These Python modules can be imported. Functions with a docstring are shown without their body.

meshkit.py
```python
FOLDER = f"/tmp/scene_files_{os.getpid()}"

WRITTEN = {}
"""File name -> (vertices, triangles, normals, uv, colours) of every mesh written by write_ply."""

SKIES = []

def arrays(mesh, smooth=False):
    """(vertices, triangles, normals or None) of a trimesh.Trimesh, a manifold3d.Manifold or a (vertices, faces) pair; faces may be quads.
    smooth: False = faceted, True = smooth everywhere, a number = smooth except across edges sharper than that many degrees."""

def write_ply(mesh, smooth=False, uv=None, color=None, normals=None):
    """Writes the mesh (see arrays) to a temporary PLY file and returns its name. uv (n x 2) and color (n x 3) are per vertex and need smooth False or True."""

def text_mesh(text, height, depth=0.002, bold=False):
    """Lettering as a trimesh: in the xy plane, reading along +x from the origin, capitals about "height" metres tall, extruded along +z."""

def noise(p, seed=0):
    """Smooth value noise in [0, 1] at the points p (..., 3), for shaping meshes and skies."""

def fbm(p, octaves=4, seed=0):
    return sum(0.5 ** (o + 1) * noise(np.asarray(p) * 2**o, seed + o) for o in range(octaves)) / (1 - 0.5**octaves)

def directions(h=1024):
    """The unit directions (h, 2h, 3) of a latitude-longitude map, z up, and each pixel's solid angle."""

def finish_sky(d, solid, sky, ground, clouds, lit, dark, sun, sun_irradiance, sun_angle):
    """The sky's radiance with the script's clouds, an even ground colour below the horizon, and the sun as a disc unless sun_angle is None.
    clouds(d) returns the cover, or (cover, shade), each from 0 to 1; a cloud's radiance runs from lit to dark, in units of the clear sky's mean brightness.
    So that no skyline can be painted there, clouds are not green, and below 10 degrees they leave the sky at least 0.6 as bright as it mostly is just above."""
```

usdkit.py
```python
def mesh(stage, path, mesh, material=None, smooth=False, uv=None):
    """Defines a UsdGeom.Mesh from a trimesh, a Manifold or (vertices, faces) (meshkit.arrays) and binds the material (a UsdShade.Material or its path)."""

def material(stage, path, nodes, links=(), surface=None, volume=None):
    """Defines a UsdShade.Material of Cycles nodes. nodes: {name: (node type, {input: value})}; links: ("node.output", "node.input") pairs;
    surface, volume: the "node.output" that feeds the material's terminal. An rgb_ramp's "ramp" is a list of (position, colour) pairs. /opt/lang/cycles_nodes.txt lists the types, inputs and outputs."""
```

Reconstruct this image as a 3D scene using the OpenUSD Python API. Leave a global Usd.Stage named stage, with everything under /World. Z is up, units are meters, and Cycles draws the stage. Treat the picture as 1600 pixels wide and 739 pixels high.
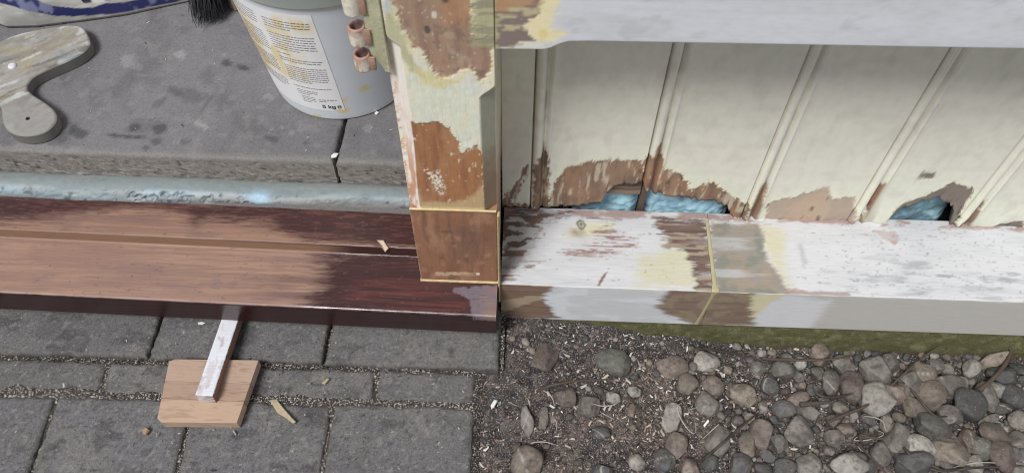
import math, random
import numpy as np, trimesh, usdkit, meshkit
from shapely.geometry import Polygon
from pxr import Usd, UsdGeom, UsdLux, UsdShade, Gf, Sdf, Vt

stage = Usd.Stage.CreateInMemory()
UsdGeom.SetStageUpAxis(stage, UsdGeom.Tokens.z); UsdGeom.SetStageMetersPerUnit(stage, 1.0)
UsdGeom.Xform.Define(stage, '/World'); UsdGeom.Scope.Define(stage, '/World/Looks')
T = Sdf.ValueTypeNames

# ---------------- camera
CAM, PITCH, YAW, ROLL, FPX = np.array([0.034975, -0.598241, 1.108023]), 0.984550, -0.0277476, 0.00950353, 1307.718
fw = np.array([math.sin(YAW)*math.cos(PITCH), math.cos(YAW)*math.cos(PITCH), -math.sin(PITCH)])
rt = np.array([math.cos(YAW), -math.sin(YAW), 0.0]); up = np.cross(rt, fw)
rt, up = rt*math.cos(ROLL)+up*math.sin(ROLL), -rt*math.sin(ROLL)+up*math.cos(ROLL)
cam = UsdGeom.Camera.Define(stage, '/World/camera')
cam.AddTransformOp().Set(Gf.Matrix4d(*rt, 0, *up, 0, *(-fw), 0, *CAM, 1))
cam.CreateHorizontalApertureAttr(36.0); cam.CreateVerticalApertureAttr(36.0*472/1024)
cam.CreateFocalLengthAttr(36.0*FPX/1600); cam.CreateClippingRangeAttr(Gf.Vec2f(0.02, 200))
cam.CreateExposureAttr(1.06); cam.CreateFStopAttr(10.0); cam.CreateFocusDistanceAttr(1.17)

# ---------------- sky and sun: bright overcast, the soft glow of the sun in front of the wall and to the left
SUN_EL, SUN_AZ = math.radians(57), math.radians(215)      # azimuth from +y towards +x
sd_ = np.array([math.sin(SUN_AZ)*math.cos(SUN_EL), math.cos(SUN_AZ)*math.cos(SUN_EL), math.sin(SUN_EL)])
SKY = usdkit.material(stage, '/World/Looks/sky_look', {
    'sky': ('sky_texture', {'sky_type': 'single_scattering', 'sun_disc': False, 'sun_elevation': SUN_EL, 'sun_rotation': math.atan2(sd_[0], sd_[1])}),
    'tc': ('texture_coordinate', {}), 'n': ('noise_texture', {'scale': 2.2, 'detail': 4.0}),
    'cl': ('rgb_ramp', {'ramp': [(0.3, (3.5, 3.62, 3.78)), (0.7, (4.8, 4.9, 5.0))]}),
    'mx': ('mix', {'fac': 0.85}), 'bg': ('background_shader', {'strength': 0.05})},
    [('tc.generated', 'n.vector'), ('n.fac', 'cl.fac'), ('sky.color', 'mx.color1'), ('cl.color', 'mx.color2'), ('mx.color', 'bg.color')], surface='bg.background')
dome = UsdLux.DomeLight.Define(stage, '/World/sky'); UsdShade.MaterialBindingAPI.Apply(dome.GetPrim()).Bind(SKY)
dome.GetPrim().SetCustomDataByKey('kind', 'structure')
sun = UsdLux.DistantLight.Define(stage, '/World/sun')
sun.CreateNormalizeAttr(True); sun.CreateIntensityAttr(0.4); sun.CreateAngleAttr(20.0); sun.CreateColorAttr(Gf.Vec3f(1.0, 0.995, 0.99))
zx = np.cross([0, 0, 1], sd_); zx /= np.linalg.norm(zx); zy = np.cross(sd_, zx)
sun.AddTransformOp().Set(Gf.Matrix4d(*zx, 0, *zy, 0, *sd_, 0, 0, 0, 3, 1))

# measured outlines, millimetres, in the plane of the surface each lies on
D = {"post":{"up":[[-91.2,580.1],[-85.3,556.2],[-79.2,531.1],[-69.4,528.1],[-67.0,511.0],[-54.5,489.1],[-44.4,495.9],[-24.5,510.1],[-15.5,489.8],[-4.9,504.7],
[-3.2,530.7],[-1.7,547.3],[-21.3,546.6],[-19.9,621.7],[-86.8,619.4]],"upblue":[[-98.2,619.0],[-74.3,619.8],[-88.6,581.7],[-99.1,573.7],[-103.2,578.9]],"green":[[-19.9,621.7],
[-21.1,536.7],[-0.7,532.5],[16.6,536.5],[11.7,622.8]],"greenL":[[-102.5,575.1],[-92.9,575.4],[-83.1,529.2],[-76.1,501.8],[-68.8,488.5],[-85.8,501.4],[-100.4,541.9],
[-106.4,543.3]],"raildark":[[2.2,577.4],[39.6,592.3],[41.2,578.8],[25.5,562.8],[36.1,547.1],[24.0,538.5],[1.8,534.3]],"railor":[[-0.7,622.4],[41.5,623.8],
[43.2,590.9],[38.8,580.3],[20.0,578.1],[1.6,575.9]],"cream":[[39.8,623.7],[61.1,624.5],[52.6,561.4],[65.0,553.9],[56.4,544.7],[25.9,536.9],[28.6,560.5]],
"low":[[-98.4,428.1],[-85.4,419.4],[-64.1,425.6],[-50.9,415.7],[-42.4,389.2],[-38.9,372.6],[-21.0,389.1],[-14.5,362.3],[-16.2,254.6],[-116.7,248.9]],"fill":[[-112.3,306.4],
[-95.8,302.2],[-90.2,277.7],[-60.5,275.3],[-35.0,284.6],[-14.8,316.6],[-10.6,299.0],[-13.8,254.7],[-118.3,248.9]],"scrA":[[-83.7,337.6],[-68.7,338.4],[-60.7,298.9],
[-67.5,288.1],[-76.7,310.8]],"scrB":[[-39.4,392.7],[-22.2,397.9],[-19.8,382.5],[-35.9,375.0]],"basedark":[[-63.1,230.7],[-26.4,232.8],[-24.2,165.0],[-55.0,147.0]],
"baseline":[[-87.8,113.1],[-29.9,115.1],[-28.4,106.6],[-88.7,101.0]],"paleg":[[-86.7,492.3],[-48.2,484.8],[-19.4,467.3],[-19.6,390.3],[-52.3,415.7],[-77.7,445.2]],
"yel":[[-82.1,506.0],[-60.3,497.9],[-44.9,486.8],[-24.7,503.9],[-35.1,487.2],[-55.4,475.2],[-74.4,483.7]]},"zbot":[[0.5,104.6],[43.0,102.1],[80.5,107.4],
[117.7,112.7],[143.2,120.5],[149.8,147.4],[166.1,164.9],[196.6,172.5],[209.7,149.1],[253.3,139.1],[300.1,133.8],[326.8,121.0],[342.4,92.6],[349.5,86.3]],
"zbot2":[[569.0,90.5],[566.8,113.5],[574.8,133.1],[595.9,148.3],[616.1,160.2],[634.4,148.9],[662.3,95.8]],"panel":{"p1":[[69.7,95.4],[72.4,161.5],[84.8,198.6],
[106.0,209.6],[135.4,222.2],[187.3,222.0],[206.8,175.9],[210.0,153.6],[159.5,158.5],[145.9,111.0],[109.4,97.6]],"p2":[[199.2,153.1],[192.1,225.0],[208.5,242.1],
[224.5,205.7],[247.8,196.9],[267.8,159.8],[290.4,181.8],[323.6,152.1],[356.7,127.4],[362.8,82.0],[303.0,119.7],[208.7,130.4]],"p3":[[395.2,66.9],[382.3,135.1],
[422.0,155.8],[451.4,176.9],[471.0,149.3],[498.2,156.9],[520.8,99.4],[521.9,74.2]],"p4":[[573.4,68.7],[565.3,134.2],[597.9,165.3],[619.9,196.0],[653.7,183.2],
[656.1,154.7],[671.7,74.4]],"p4b":[[565.9,213.2],[586.6,217.1],[589.1,203.0],[568.7,202.0]],"p5":[[45.5,80.8],[44.1,200.9],[56.8,238.7],[63.1,232.3],[72.2,82.3]],
"p6":[[-1.5,78.1],[-1.3,123.7],[14.4,150.9],[33.5,206.0],[36.2,200.5],[14.6,115.1],[42.8,110.2],[43.5,80.7]],"g1":[[202.2,137.8],[196.3,232.0],[210.0,265.8],
[220.3,209.7],[218.5,138.7]],"g2":[[363.8,82.1],[356.6,143.1],[361.2,182.5],[371.4,177.2],[380.6,83.1]],"g3":[[529.3,74.7],[521.2,170.2],[530.5,192.8],[543.1,125.0],
[547.9,75.7]],"g4":[[669.9,74.3],[677.1,148.1],[682.3,156.1],[693.9,75.7]],"p7":[[719.6,77.2],[727.6,99.6],[758.9,111.3],[774.6,80.4]],"grn":[[0.4,69.8],
[0.7,157.7],[100.4,227.3],[184.3,244.9],[276.3,208.3],[375.2,162.4],[482.3,190.3],[572.0,227.5],[738.3,151.5],[774.6,80.4]],"tan":[[414.1,68.0],[418.3,137.1],
[452.8,172.6],[478.1,121.4],[469.0,91.5]]},"wtop":{"b1":[[-4.4,121.6],[114.4,123.9],[79.4,107.3],[55.1,97.7],[50.0,71.9],[37.7,46.3],[16.4,20.9],[0.9,0.2]],
"b1b":[[4.2,29.6],[63.4,49.3],[72.8,43.5],[18.8,4.8],[5.3,2.3]],"br":[[83.6,62.6],[114.2,61.6],[137.7,90.0],[153.0,103.5],[189.0,83.4],[202.4,67.0],[165.0,55.2],
[109.6,47.9],[91.1,52.4]],"st":[[123.8,116.5],[177.8,116.4],[177.6,109.8],[123.8,110.0]],"knot":[[115.3,99.9],[130.4,102.7],[135.9,92.1],[132.0,79.2],[117.1,80.7]],
"yA":[[90.9,81.9],[114.3,104.2],[166.2,108.3],[161.2,93.0],[109.6,76.2]],"yB":[[201.8,50.3],[239.3,64.2],[265.9,75.7],[283.0,55.4],[283.1,4.6],[190.9,1.2]],
"b2":[[225.2,119.2],[304.3,116.7],[307.8,-2.4],[280.9,-1.4],[276.7,42.8],[263.3,63.0],[237.8,70.4],[245.0,83.3],[229.7,95.6]],"b3":[[307.9,114.7],[375.7,115.0],
[382.9,94.9],[378.3,69.3],[390.8,49.0],[404.9,14.1],[413.7,-2.5],[307.8,-2.4]],"yC":[[375.4,111.8],[415.6,102.5],[408.0,39.4],[413.1,7.4],[397.6,28.9],[382.0,69.5]],
"chip":[[547.1,107.4],[578.6,106.4],[581.5,91.6],[572.8,84.9],[557.9,95.0]],"edge":[[404.3,9.1],[497.0,3.6],[496.0,-2.4],[402.8,-2.9]],"scr":[[431.6,81.8],
[438.8,80.0],[441.4,50.9],[435.1,44.5]],"scuff":[[445.5,20.6],[522.4,48.8],[598.9,67.1],[750.7,52.1],[738.3,3.6],[559.5,2.9],[452.9,8.9]],"fill":[[299.6,116.5],
[307.1,116.8],[314.1,-2.2],[301.5,-1.7]],"crk":[[148.8,21.7],[155.2,26.0],[143.9,3.4],[138.5,2.2]]},"wfr":{"b1":[[-8.1,90.4],[78.5,89.0],[63.8,47.7],[89.0,-9.4],
[-9.7,-24.8]],"b2":[[242.2,89.2],[360.3,82.7],[364.8,41.9],[386.6,-16.5],[300.4,-18.7],[232.1,24.8]],"yA":[[349.7,82.0],[400.1,81.8],[386.6,39.6],[371.4,-13.5],
[353.9,41.1]],"lav":[[375.7,34.9],[411.9,71.6],[470.9,68.2],[467.3,-23.1],[383.8,-20.9]],"grey":[[404.7,91.1],[753.0,87.7],[823.7,-47.6],[458.4,-32.2],[471.4,49.4]],
"fill":[[297.8,89.3],[314.5,86.8],[319.4,-17.3],[308.0,-18.2]],"yB":[[3.4,39.7],[65.2,59.0],[62.1,43.8],[9.9,5.1],[3.2,8.6]]},"dlow":{"dark":[[-266.4,32.5],
[-248.3,19.7],[-252.3,-6.9],[-258.7,-27.6],[-274.6,-42.9],[-269.5,-80.8],[21.6,-70.6],[16.8,59.8],[-130.5,54.7],[-202.9,40.5]],"trans":[[-375.5,-31.7],[-324.6,-9.4],
[-274.1,20.7],[-239.3,36.4],[-227.6,-61.3],[-369.7,-66.3]],"lav":[[-70.7,-11.8],[10.1,-3.4],[12.2,-57.5],[-34.3,-51.0],[-37.4,-27.3],[-52.1,-20.5]],"red":[[-227.6,-61.3],
[-198.0,-5.0],[-127.3,16.3],[-33.8,-27.2],[-41.2,-54.8]],"s1":[[-661.3,-21.1],[-644.2,-9.2],[-625.1,-4.7],[-633.2,-16.4],[-650.8,-26.4]],"s2":[[-433.2,-13.2],
[-389.5,-2.3],[-344.9,4.0],[-369.1,-15.6],[-413.1,-23.7]]},"dup":{"dark":[[-782.5,114.2],[-78.7,107.1],[-72.8,31.8],[-275.6,47.7],[-306.8,57.5],[-336.0,74.2],
[-420.7,77.6],[-446.3,67.6],[-458.7,87.5],[-546.9,93.2],[-627.9,80.8],[-671.2,70.1],[-760.1,57.5]]},"sfront":[-0.7009,-0.0387,-0.0014,-0.0504],"slabst":[[1,-625.1,184.3,26,10,0.6],
[1,-541.0,193.9,12,8,0.2],[1,-506.3,191.6,15,11,0.5],[1,-552.3,177.5,40,4,0.05],[0.6,-503.0,269.4,17,8,0.7],[1,-436.3,328.9,13,8,0.5],[1,-410.0,323.1,14,7,0.6],
[0.5,-447.1,248.2,4,25,0.3],[0.5,-518.9,245.3,8,16,0.5],[0.8,-515.3,156.1,8,6,0],[0.8,-504.5,170.9,12,7,0.3],[0.6,-461.3,170.2,9,7,0],[0.8,-337.5,181.2,16,6,0.2],
[0.6,-287.0,176.0,7,4,0],[0.5,-474.3,260.1,30,14,0.3],[0.7,-644.3,171.3,20,12,0.4],[1,-533.1,433.5,4,3,0],[1,-558.7,404.0,2.5,2,0],[1,-543.9,410.6,2,1.5,0],
[1,-535.7,410.9,2,1.5,0],[-1,-447.9,203.8,14,6,0.5],[-1,-516.0,346.6,12,9,0.7],[-0.8,-310.6,193.3,5,4,0],[-0.8,-327.9,204.9,4,3,0],[-0.8,-283.1,248.4,6,5,0],
[-0.7,-591.9,329.5,20,12,0.4],[-0.8,-446.0,349.5,3,3,0],[-0.6,-358.6,264.8,10,8,0],[-0.7,-670.5,152.2,60,6,0],[-0.5,-200.7,207.6,8,6,0]],"joint":[[-223.5,270.3],
[-243.9,212.0],[-239.9,136.5]],"bracket":[[-676.4,382.7],[-656.2,360.5],[-647.4,342.5],[-652.0,325.5],[-668.7,307.0],[-690.9,288.5],[-709.4,271.7],[-713.9,257.1],
[-708.4,241.7],[-685.1,227.3],[-662.2,210.6],[-648.5,192.5],[-647.8,176.7],[-659.3,161.8],[-682.2,156.1],[-704.4,161.1],[-722.5,179.8],[-742.3,214.9],[-803.0,228.9],
[-841.5,299.9],[-788.5,342.3],[-764.5,361.7],[-723.1,376.4],[-698.0,383.3]],"brscrew":[-749.2,290.1],"brhole":[-689.2,188.4],"bag":[[-904.6,403.1],[-819.7,399.1],
[-804.7,392.4],[-756.2,395.9],[-688.9,412.0],[-621.2,429.9],[-525.9,467.6],[-498.4,486.0]],"brush":[[-480.5,410.2],[-508.8,449.8],[-508.1,473.1],[-455.2,459.7],
[-434.4,427.1],[-465.7,436.4]],"row1":[[-504.5,-61.8],[-251.0,-55.2],[5.0,-87.4]],"rowA":[[-717.8,-99.8],[-593.0,-96.0],[-468.4,-91.3],[-347.1,-92.7],[-244.7,-94.9],
[-124.8,-92.3],[-50.9,-93.5],[4.4,-94.4]],"row2j":[[-560.2,-126.8],[-364.1,-121.3],[-171.9,-121.9],[-29.0,-120.3]],"rowB":[[-694.7,-161.1],[-469.5,-156.4],
[-334.9,-152.2],[-227.2,-148.1],[-29.4,-143.5]],"row3j":[[-610.1,-266.1],[-617.7,-168.6],[-422.0,-259.1],[-420.9,-202.2],[-223.2,-251.7],[-228.3,-152.9],
[-22.4,-244.2],[-28.5,-143.5]],"peb":[[70.6,-63.9,19.9,22.8,0.6],[171.2,-61.6,26.9,19.2,0.3],[262.4,-59.6,24.6,16.7,-0.1],[315.8,-46.3,20.0,16.0,0.3],[282.8,-85.1,18.6,14.7,0.1],
[322.0,-83.0,16.8,13.9,0],[365.0,-92.0,27.0,15.0,0.4],[310.1,-115.4,20.5,20.5,0],[100.8,-123.6,17.7,14.0,0.1],[133.8,-134.3,17.7,14.9,0.2],[46.8,-162.8,9.2,18.3,-0.1],
[253.5,-142.7,15.3,21.0,0.3],[258.2,-181.1,16.1,18.0,0.3],[239.0,-205.0,15.9,15.9,-0.4],[48.3,-223.0,22.5,21.6,0.4],[151.3,-172.6,15.7,9.3,0.1],[170.4,-117.2,10.4,8.5,0],
[201.9,-105.0,10.5,8.1,0.2],[69.2,-158.6,8.3,15.6,0.1],[195.9,-134.1,5.7,12.3,0.1],[151.8,-228.0,16.4,9.1,0.1],[200.6,-210.3,13.0,10.2,0],[363.4,-167.6,14.7,19.6,0.2],
[349.4,-198.7,17.4,17.4,0.2],[320.0,-168.6,17.4,20.3,0.4],[276.9,-212.4,14.2,12.3,0],[307.2,-202.3,13.4,11.5,0],[494.7,-19.0,16.3,17.1,-0.26],[526.4,-36.2,19.7,14.6,0.04],
[432.3,-51.3,18.3,13.3,-0.13],[461.8,-35.6,10.1,9.3,0.1],[441.6,-31.8,10.1,8.4,0.13],[573.0,-46.4,24.2,20.8,-0.43],[599.6,-31.7,15.8,14.0,-0.49],[502.1,-67.7,16.9,18.6,0.34],
[532.1,-73.3,21.3,21.3,-0.24],[565.4,-91.9,30.7,25.6,-0.27],[618.9,-65.0,20.9,22.7,0.5],[643.1,-47.2,23.0,17.7,-0.03],[648.4,-83.8,22.8,21.0,0.34],[680.5,-66.0,29.3,17.8,-0.02],
[701.1,-93.3,27.6,23.1,0.14],[615.6,-99.7,17.3,14.7,-0.35],[632.2,-107.2,15.6,10.4,0.13],[635.2,-132.6,29.3,20.7,0.37],[665.4,-114.0,19.2,14.9,0.02],[426.4,-113.1,17.2,12.3,0.24],
[461.6,-115.6,19.8,13.2,0.17],[449.1,-96.9,19.8,9.1,-0.44],[384.9,-155.8,19.2,20.0,0.26],[443.1,-145.3,23.6,20.4,0.09],[411.0,-166.1,12.8,12.0,-0.2],[493.4,-152.1,14.8,13.2,-0.47],
[448.7,-195.5,18.5,19.3,0.37],[508.2,-192.7,27.9,16.4,-0.03],[582.6,-153.4,20.3,22.0,0.22],[614.3,-164.5,24.7,17.0,0.38],[654.5,-169.1,28.4,21.5,0.21],[556.0,-174.3,15.0,18.3,0.42],
[597.5,-186.4,28.6,20.2,-0.11],[700.9,-161.2,17.5,15.7,0.3],[726.5,-138.6,24.8,14.2,-0.06],[686.3,-149.5,14.0,17.5,0.44],[766.5,-45.9,25.7,13.8,0.38],[773.3,-75.7,18.3,18.3,-0.4],
[760.1,-18.6,25.8,10.2,-0.36],[793.7,-32.9,11.2,14.9,-0.28],[722.1,-37.3,15.4,14.5,0.47],[685.3,-40.4,11.7,10.8,-0.06],[666.5,-34.3,14.3,12.5,0.13],[593.4,-82.6,17.2,15.5,-0.2],
[750.1,-97.9,14.4,9.0,0.01],[732.0,-80.6,16.2,19.8,-0.11],[758.0,-148.3,16.1,14.3,-0.15],[727.3,-172.5,21.1,22.9,0.09],[627.8,-182.2,11.9,8.5,0.08],[744.0,-165.8,16.0,16.0,0.4],
[664.5,-147.2,8.7,10.4,0.18],[487.7,-51.4,12.7,9.3,0.43],[474.0,-77.3,10.0,9.2,0.36],[652.7,-193.9,18.8,8.6,0.49],[574.5,-128.6,10.2,11.9,0.17],[374.1,-94.6,11.3,17.8,-0.34],
[364.6,-171.3,14.2,17.4,0.36],[357.8,-201.9,11.0,14.1,0.46],[390.2,-184.4,11.9,7.9,0.4],[415.0,-200.6,17.5,11.2,0.07],[381.3,-206.0,14.2,11.0,0.21],[512.0,-140.4,15.0,10.0,-0.29],
[537.7,-191.6,11.6,9.9,0.33],[522.4,-180.1,16.5,8.2,0.07],[482.3,-172.6,8.2,6.5,-0.22],[686.2,-183.1,15.6,13.9,-0.44],[740.7,-187.0,14.1,10.6,0.35],[407.8,-78.5,14.8,11.5,0.49],
[395.8,-49.2,11.6,9.9,-0.41],[393.5,-137.9,9.7,6.4,0.3],[770.9,-114.8,16.3,12.7,-0.09],[757.0,-171.3,12.5,12.5,-0.35],[701.0,-58.5,10.8,9.0,-0.21],[537.3,-148.8,11.7,10.0,0.27],
[594.8,-118.3,10.3,6.8,0.37],[728.2,-116.4,19.6,7.1,-0.46],[755.5,-68.1,16.4,12.7,0.11],[489.4,-96.4,10.0,7.5,-0.46],[512.4,-105.3,13.4,8.4,0.22],[496.7,-125.2,11.6,8.3,-0.17],
[548.4,-123.2,13.5,7.6,0.38],[393.8,-112.3,8.1,8.1,0.48]],"twig":[[[58.3,-126.1,2.9],[87.2,-112.3,0.6],[128.7,-102.8,-4.0],[170.6,-97.6,-9.8]],[[368.7,-36.9,-40.6],
[309.7,-32.6,-32.2],[289.2,-40.2,-28.9]],[[284.2,-206.6,-28.1],[313.8,-185.6,-32.8],[360.6,-143.7,-39.6],[375.6,-137.5,-41.5]],[[482.4,-135.1,-49.8],[530.0,-113.6,-50.0],
[570.9,-87.1,-50.0],[643.2,-27.2,-50.0],[686.2,-9.5,-50.0]],[[605.8,-187.2,-50.0],[634.1,-199.9,-50.0],[657.1,-197.2,-50.0],[748.7,-189.2,-50.0]],[[540.5,-83.2,-50.0],
[486.4,-95.4,-49.9],[470.7,-75.8,-49.5]],[[716.6,-76.5,-50.0],[766.8,-33.1,-50.0],[784.0,-0.4,-50.0]],[[446.2,-109.6,-48.2],[494.5,-103.1,-50.0]],[[518.8,-162.5,-50.0],
[555.6,-211.9,-50.0]],[[526.1,-162.2,-50.0],[531.7,-152.5,-50.0],[553.7,-156.4,-50.0],[582.0,-131.3,-50.0]],[[585.0,-167.5,-50.0],[604.8,-191.9,-50.0],[637.9,-202.5,-50.0]],
[[589.7,-60.8,-50.0],[616.6,-80.3,-50.0],[633.2,-109.7,-50.0],[658.9,-118.6,-50.0]],[[398.1,-39.4,-44.1],[487.0,-35.4,-49.9],[536.9,-27.0,-50.0]]],"fibre":[[[67.4,-122.6,0.3],
[80.2,-131.4,-0.8],[83.9,-148.3,-1.1]],[[84.1,-164.3,-1.1],[87.7,-170.5,-1.5],[86.0,-183.5,-1.3]],[[51.1,-200.4,1.4],[70.3,-197.4,0.0],[89.6,-201.4,-1.7]],
[[137.5,-136.2,-7.2],[160.4,-137.8,-10.3],[179.1,-128.3,-13.1]],[[268.4,-122.8,-27.5],[264.0,-142.7,-26.8],[279.0,-164.9,-29.3],[285.9,-150.0,-30.4]],[[277.1,-131.7,-29.0],
[291.8,-126.3,-31.3]],[[295.1,-172.7,-31.9],[317.7,-151.7,-35.4],[319.7,-150.5,-35.7]],[[522.9,-154.0,-52.0],[526.4,-159.6,-52.0],[555.2,-152.8,-52.0],[552.6,-143.3,-52.0]],
[[585.6,-168.7,-52.0],[598.8,-182.2,-52.0],[625.9,-200.5,-52.0]],[[150.9,-149.2,-9.0],[168.9,-157.0,-11.6]],[[20.1,-142.8,2.7],[31.9,-147.9,2.4]],[[649.9,-194.1,-52.0],
[697.2,-185.0,-52.0],[740.4,-190.7,-52.0]],[[538.3,-122.4,-52.0],[560.7,-126.5,-52.0],[564.5,-139.0,-52.0]]],"spl":{"a":[[-316.0,-151.5],[-305.4,-150.1],
[-291.0,-164.8],[-271.4,-183.7],[-275.4,-186.6],[-287.7,-177.8],[-300.6,-170.8]],"b":[[-177.0,51.6],[-165.9,50.9],[-157.0,37.1],[-161.7,30.5],[-166.6,41.1]],
"c":[[-247.6,-122.8],[-239.7,-114.6],[-235.8,-116.4],[-241.7,-125.5]],"d":[[-6.0,-142.6],[-1.1,-133.8],[4.4,-135.5],[-0.5,-146.2],[-4.9,-148.3]],"e":[[-246.9,152.6],
[-243.1,157.5],[-235.6,156.6],[-238.2,149.4],[-245.3,147.9]],"f":[[-194.8,235.4],[-191.5,239.3],[-187.2,235.7],[-191.3,230.4]],"g":[[-444.6,-36.3],[-437.3,-34.9],
[-431.1,-36.8],[-436.0,-40.2],[-442.9,-39.4]],"h":[[-481.2,-201.7],[-475.2,-197.8],[-469.5,-202.2],[-472.8,-209.6],[-478.5,-208.0]]}}

# ---------------- helpers
rng = np.random.default_rng(7); rnd = random.Random(7)
EH, EV = 1.08, 0.78          # how bright level and upright faces come out, to turn seen colours into base colours
def lin(c):
    c = np.asarray(c, float)/255; return np.where(c <= .04045, c/12.92, ((c+.055)/1.055)**2.4)
def H(*c): return np.minimum(lin(c)/EH, .86)
def V_(*c): return np.minimum(lin(c)/EV, .86)
def ss(a, b, x): t = np.clip((np.asarray(x, float)-a)/(b-a), 0, 1); return t*t*(3-2*t)
def fb(x, y, z=0.0, octv=4, seed=0):
    x, y, z = np.broadcast_arrays(np.asarray(x, float), y, z); return meshkit.fbm(np.stack([x, y, z], -1)+50.0, octv, seed)
def sdist(P, poly):
    """signed distance of points (N,2) to a polygon, positive inside"""
    A = np.asarray(poly, float); B = np.roll(A, -1, 0); d = np.full(len(P), 1e9); ins = np.zeros(len(P), bool)
    for a, b in zip(A, B):
        ab = b-a; t = np.clip(((P-a)@ab)/max(ab@ab, 1e-12), 0, 1); d = np.minimum(d, np.linalg.norm(P-a-t[:, None]*ab, axis=1))
        if a[1] != b[1]: ins ^= ((a[1] > P[:, 1]) != (b[1] > P[:, 1])) & (P[:, 0] < (b[0]-a[0])*(P[:, 1]-a[1])/(b[1]-a[1])+a[0])
    return np.where(ins, d, -d)
def patch(P, poly, amp=6, sx=.12, sy=.12, soft=.6, octv=4, seed=0):
    """mask of a worn patch with a ragged edge; P in mm"""
    n = fb(P[:, 0]*sx, P[:, 1]*sy, 0, octv, seed)-.5+.75*(fb(P[:, 0]*sx*4, P[:, 1]*sy*6, 3, 4, seed+40)-.5)
    return ss(-soft*1.7, soft*1.7, sdist(P, poly)+amp*2*n)
def halo(P, poly, alb, col, grow=3.5, amp=6, sx=.12, sy=.12, soft=2.0, op=.7, seed=0, reg=1.0):
    """the older coat that shows as a rim around a worn patch"""
    n = fb(P[:, 0]*sx*.8, P[:, 1]*sy*.8, 1, 4, seed+70)-.5+.5*(fb(P[:, 0]*sx*5, P[:, 1]*sy*5, 5, 3, seed+80)-.5)
    lay(alb, reg*ss(-soft*2, soft*2, sdist(P, poly)+grow+amp*2.4*n), col, op)
def lay(alb, m, col, op=1.0):
    m = (np.asarray(m)*op)[:, None]; alb[:] = alb*(1-m)+np.asarray(col)*m
used = {}
def numbered(path):
    n = used.get(path, 0); used[path] = n+1; return path if n == 0 else f'{path}_{n:03d}'
def tag(o, label=None, cat=None, group=None, kind=None):
    p = o if isinstance(o, Usd.Prim) else o.GetPrim()
    for k, v in (('label', label), ('category', cat), ('group', group), ('kind', kind)):
        if v: p.SetCustomDataByKey(k, v)
    return o
def thing(name, label, cat, loc=(0, 0, 0), group=None):
    x = UsdGeom.Xform.Define(stage, numbered('/World/'+name)); x.AddTranslateOp().Set(Gf.Vec3d(*map(float, loc)))
    x._loc = np.array(loc, float); ORIG[str(x.GetPath())] = x._loc; tag(x, label, cat, group); return x
ORIG = {}
def pathof(name, parent): return numbered((str(parent.GetPath()) if parent is not None else '/World')+'/'+name)
def origin(parent):
    if parent is None: return np.zeros(3)
    s = str(parent.GetPath())
    while s not in ORIG and s.count('/') > 1: s = s.rsplit('/', 1)[0]
    return ORIG.get(s, np.zeros(3))
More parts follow.
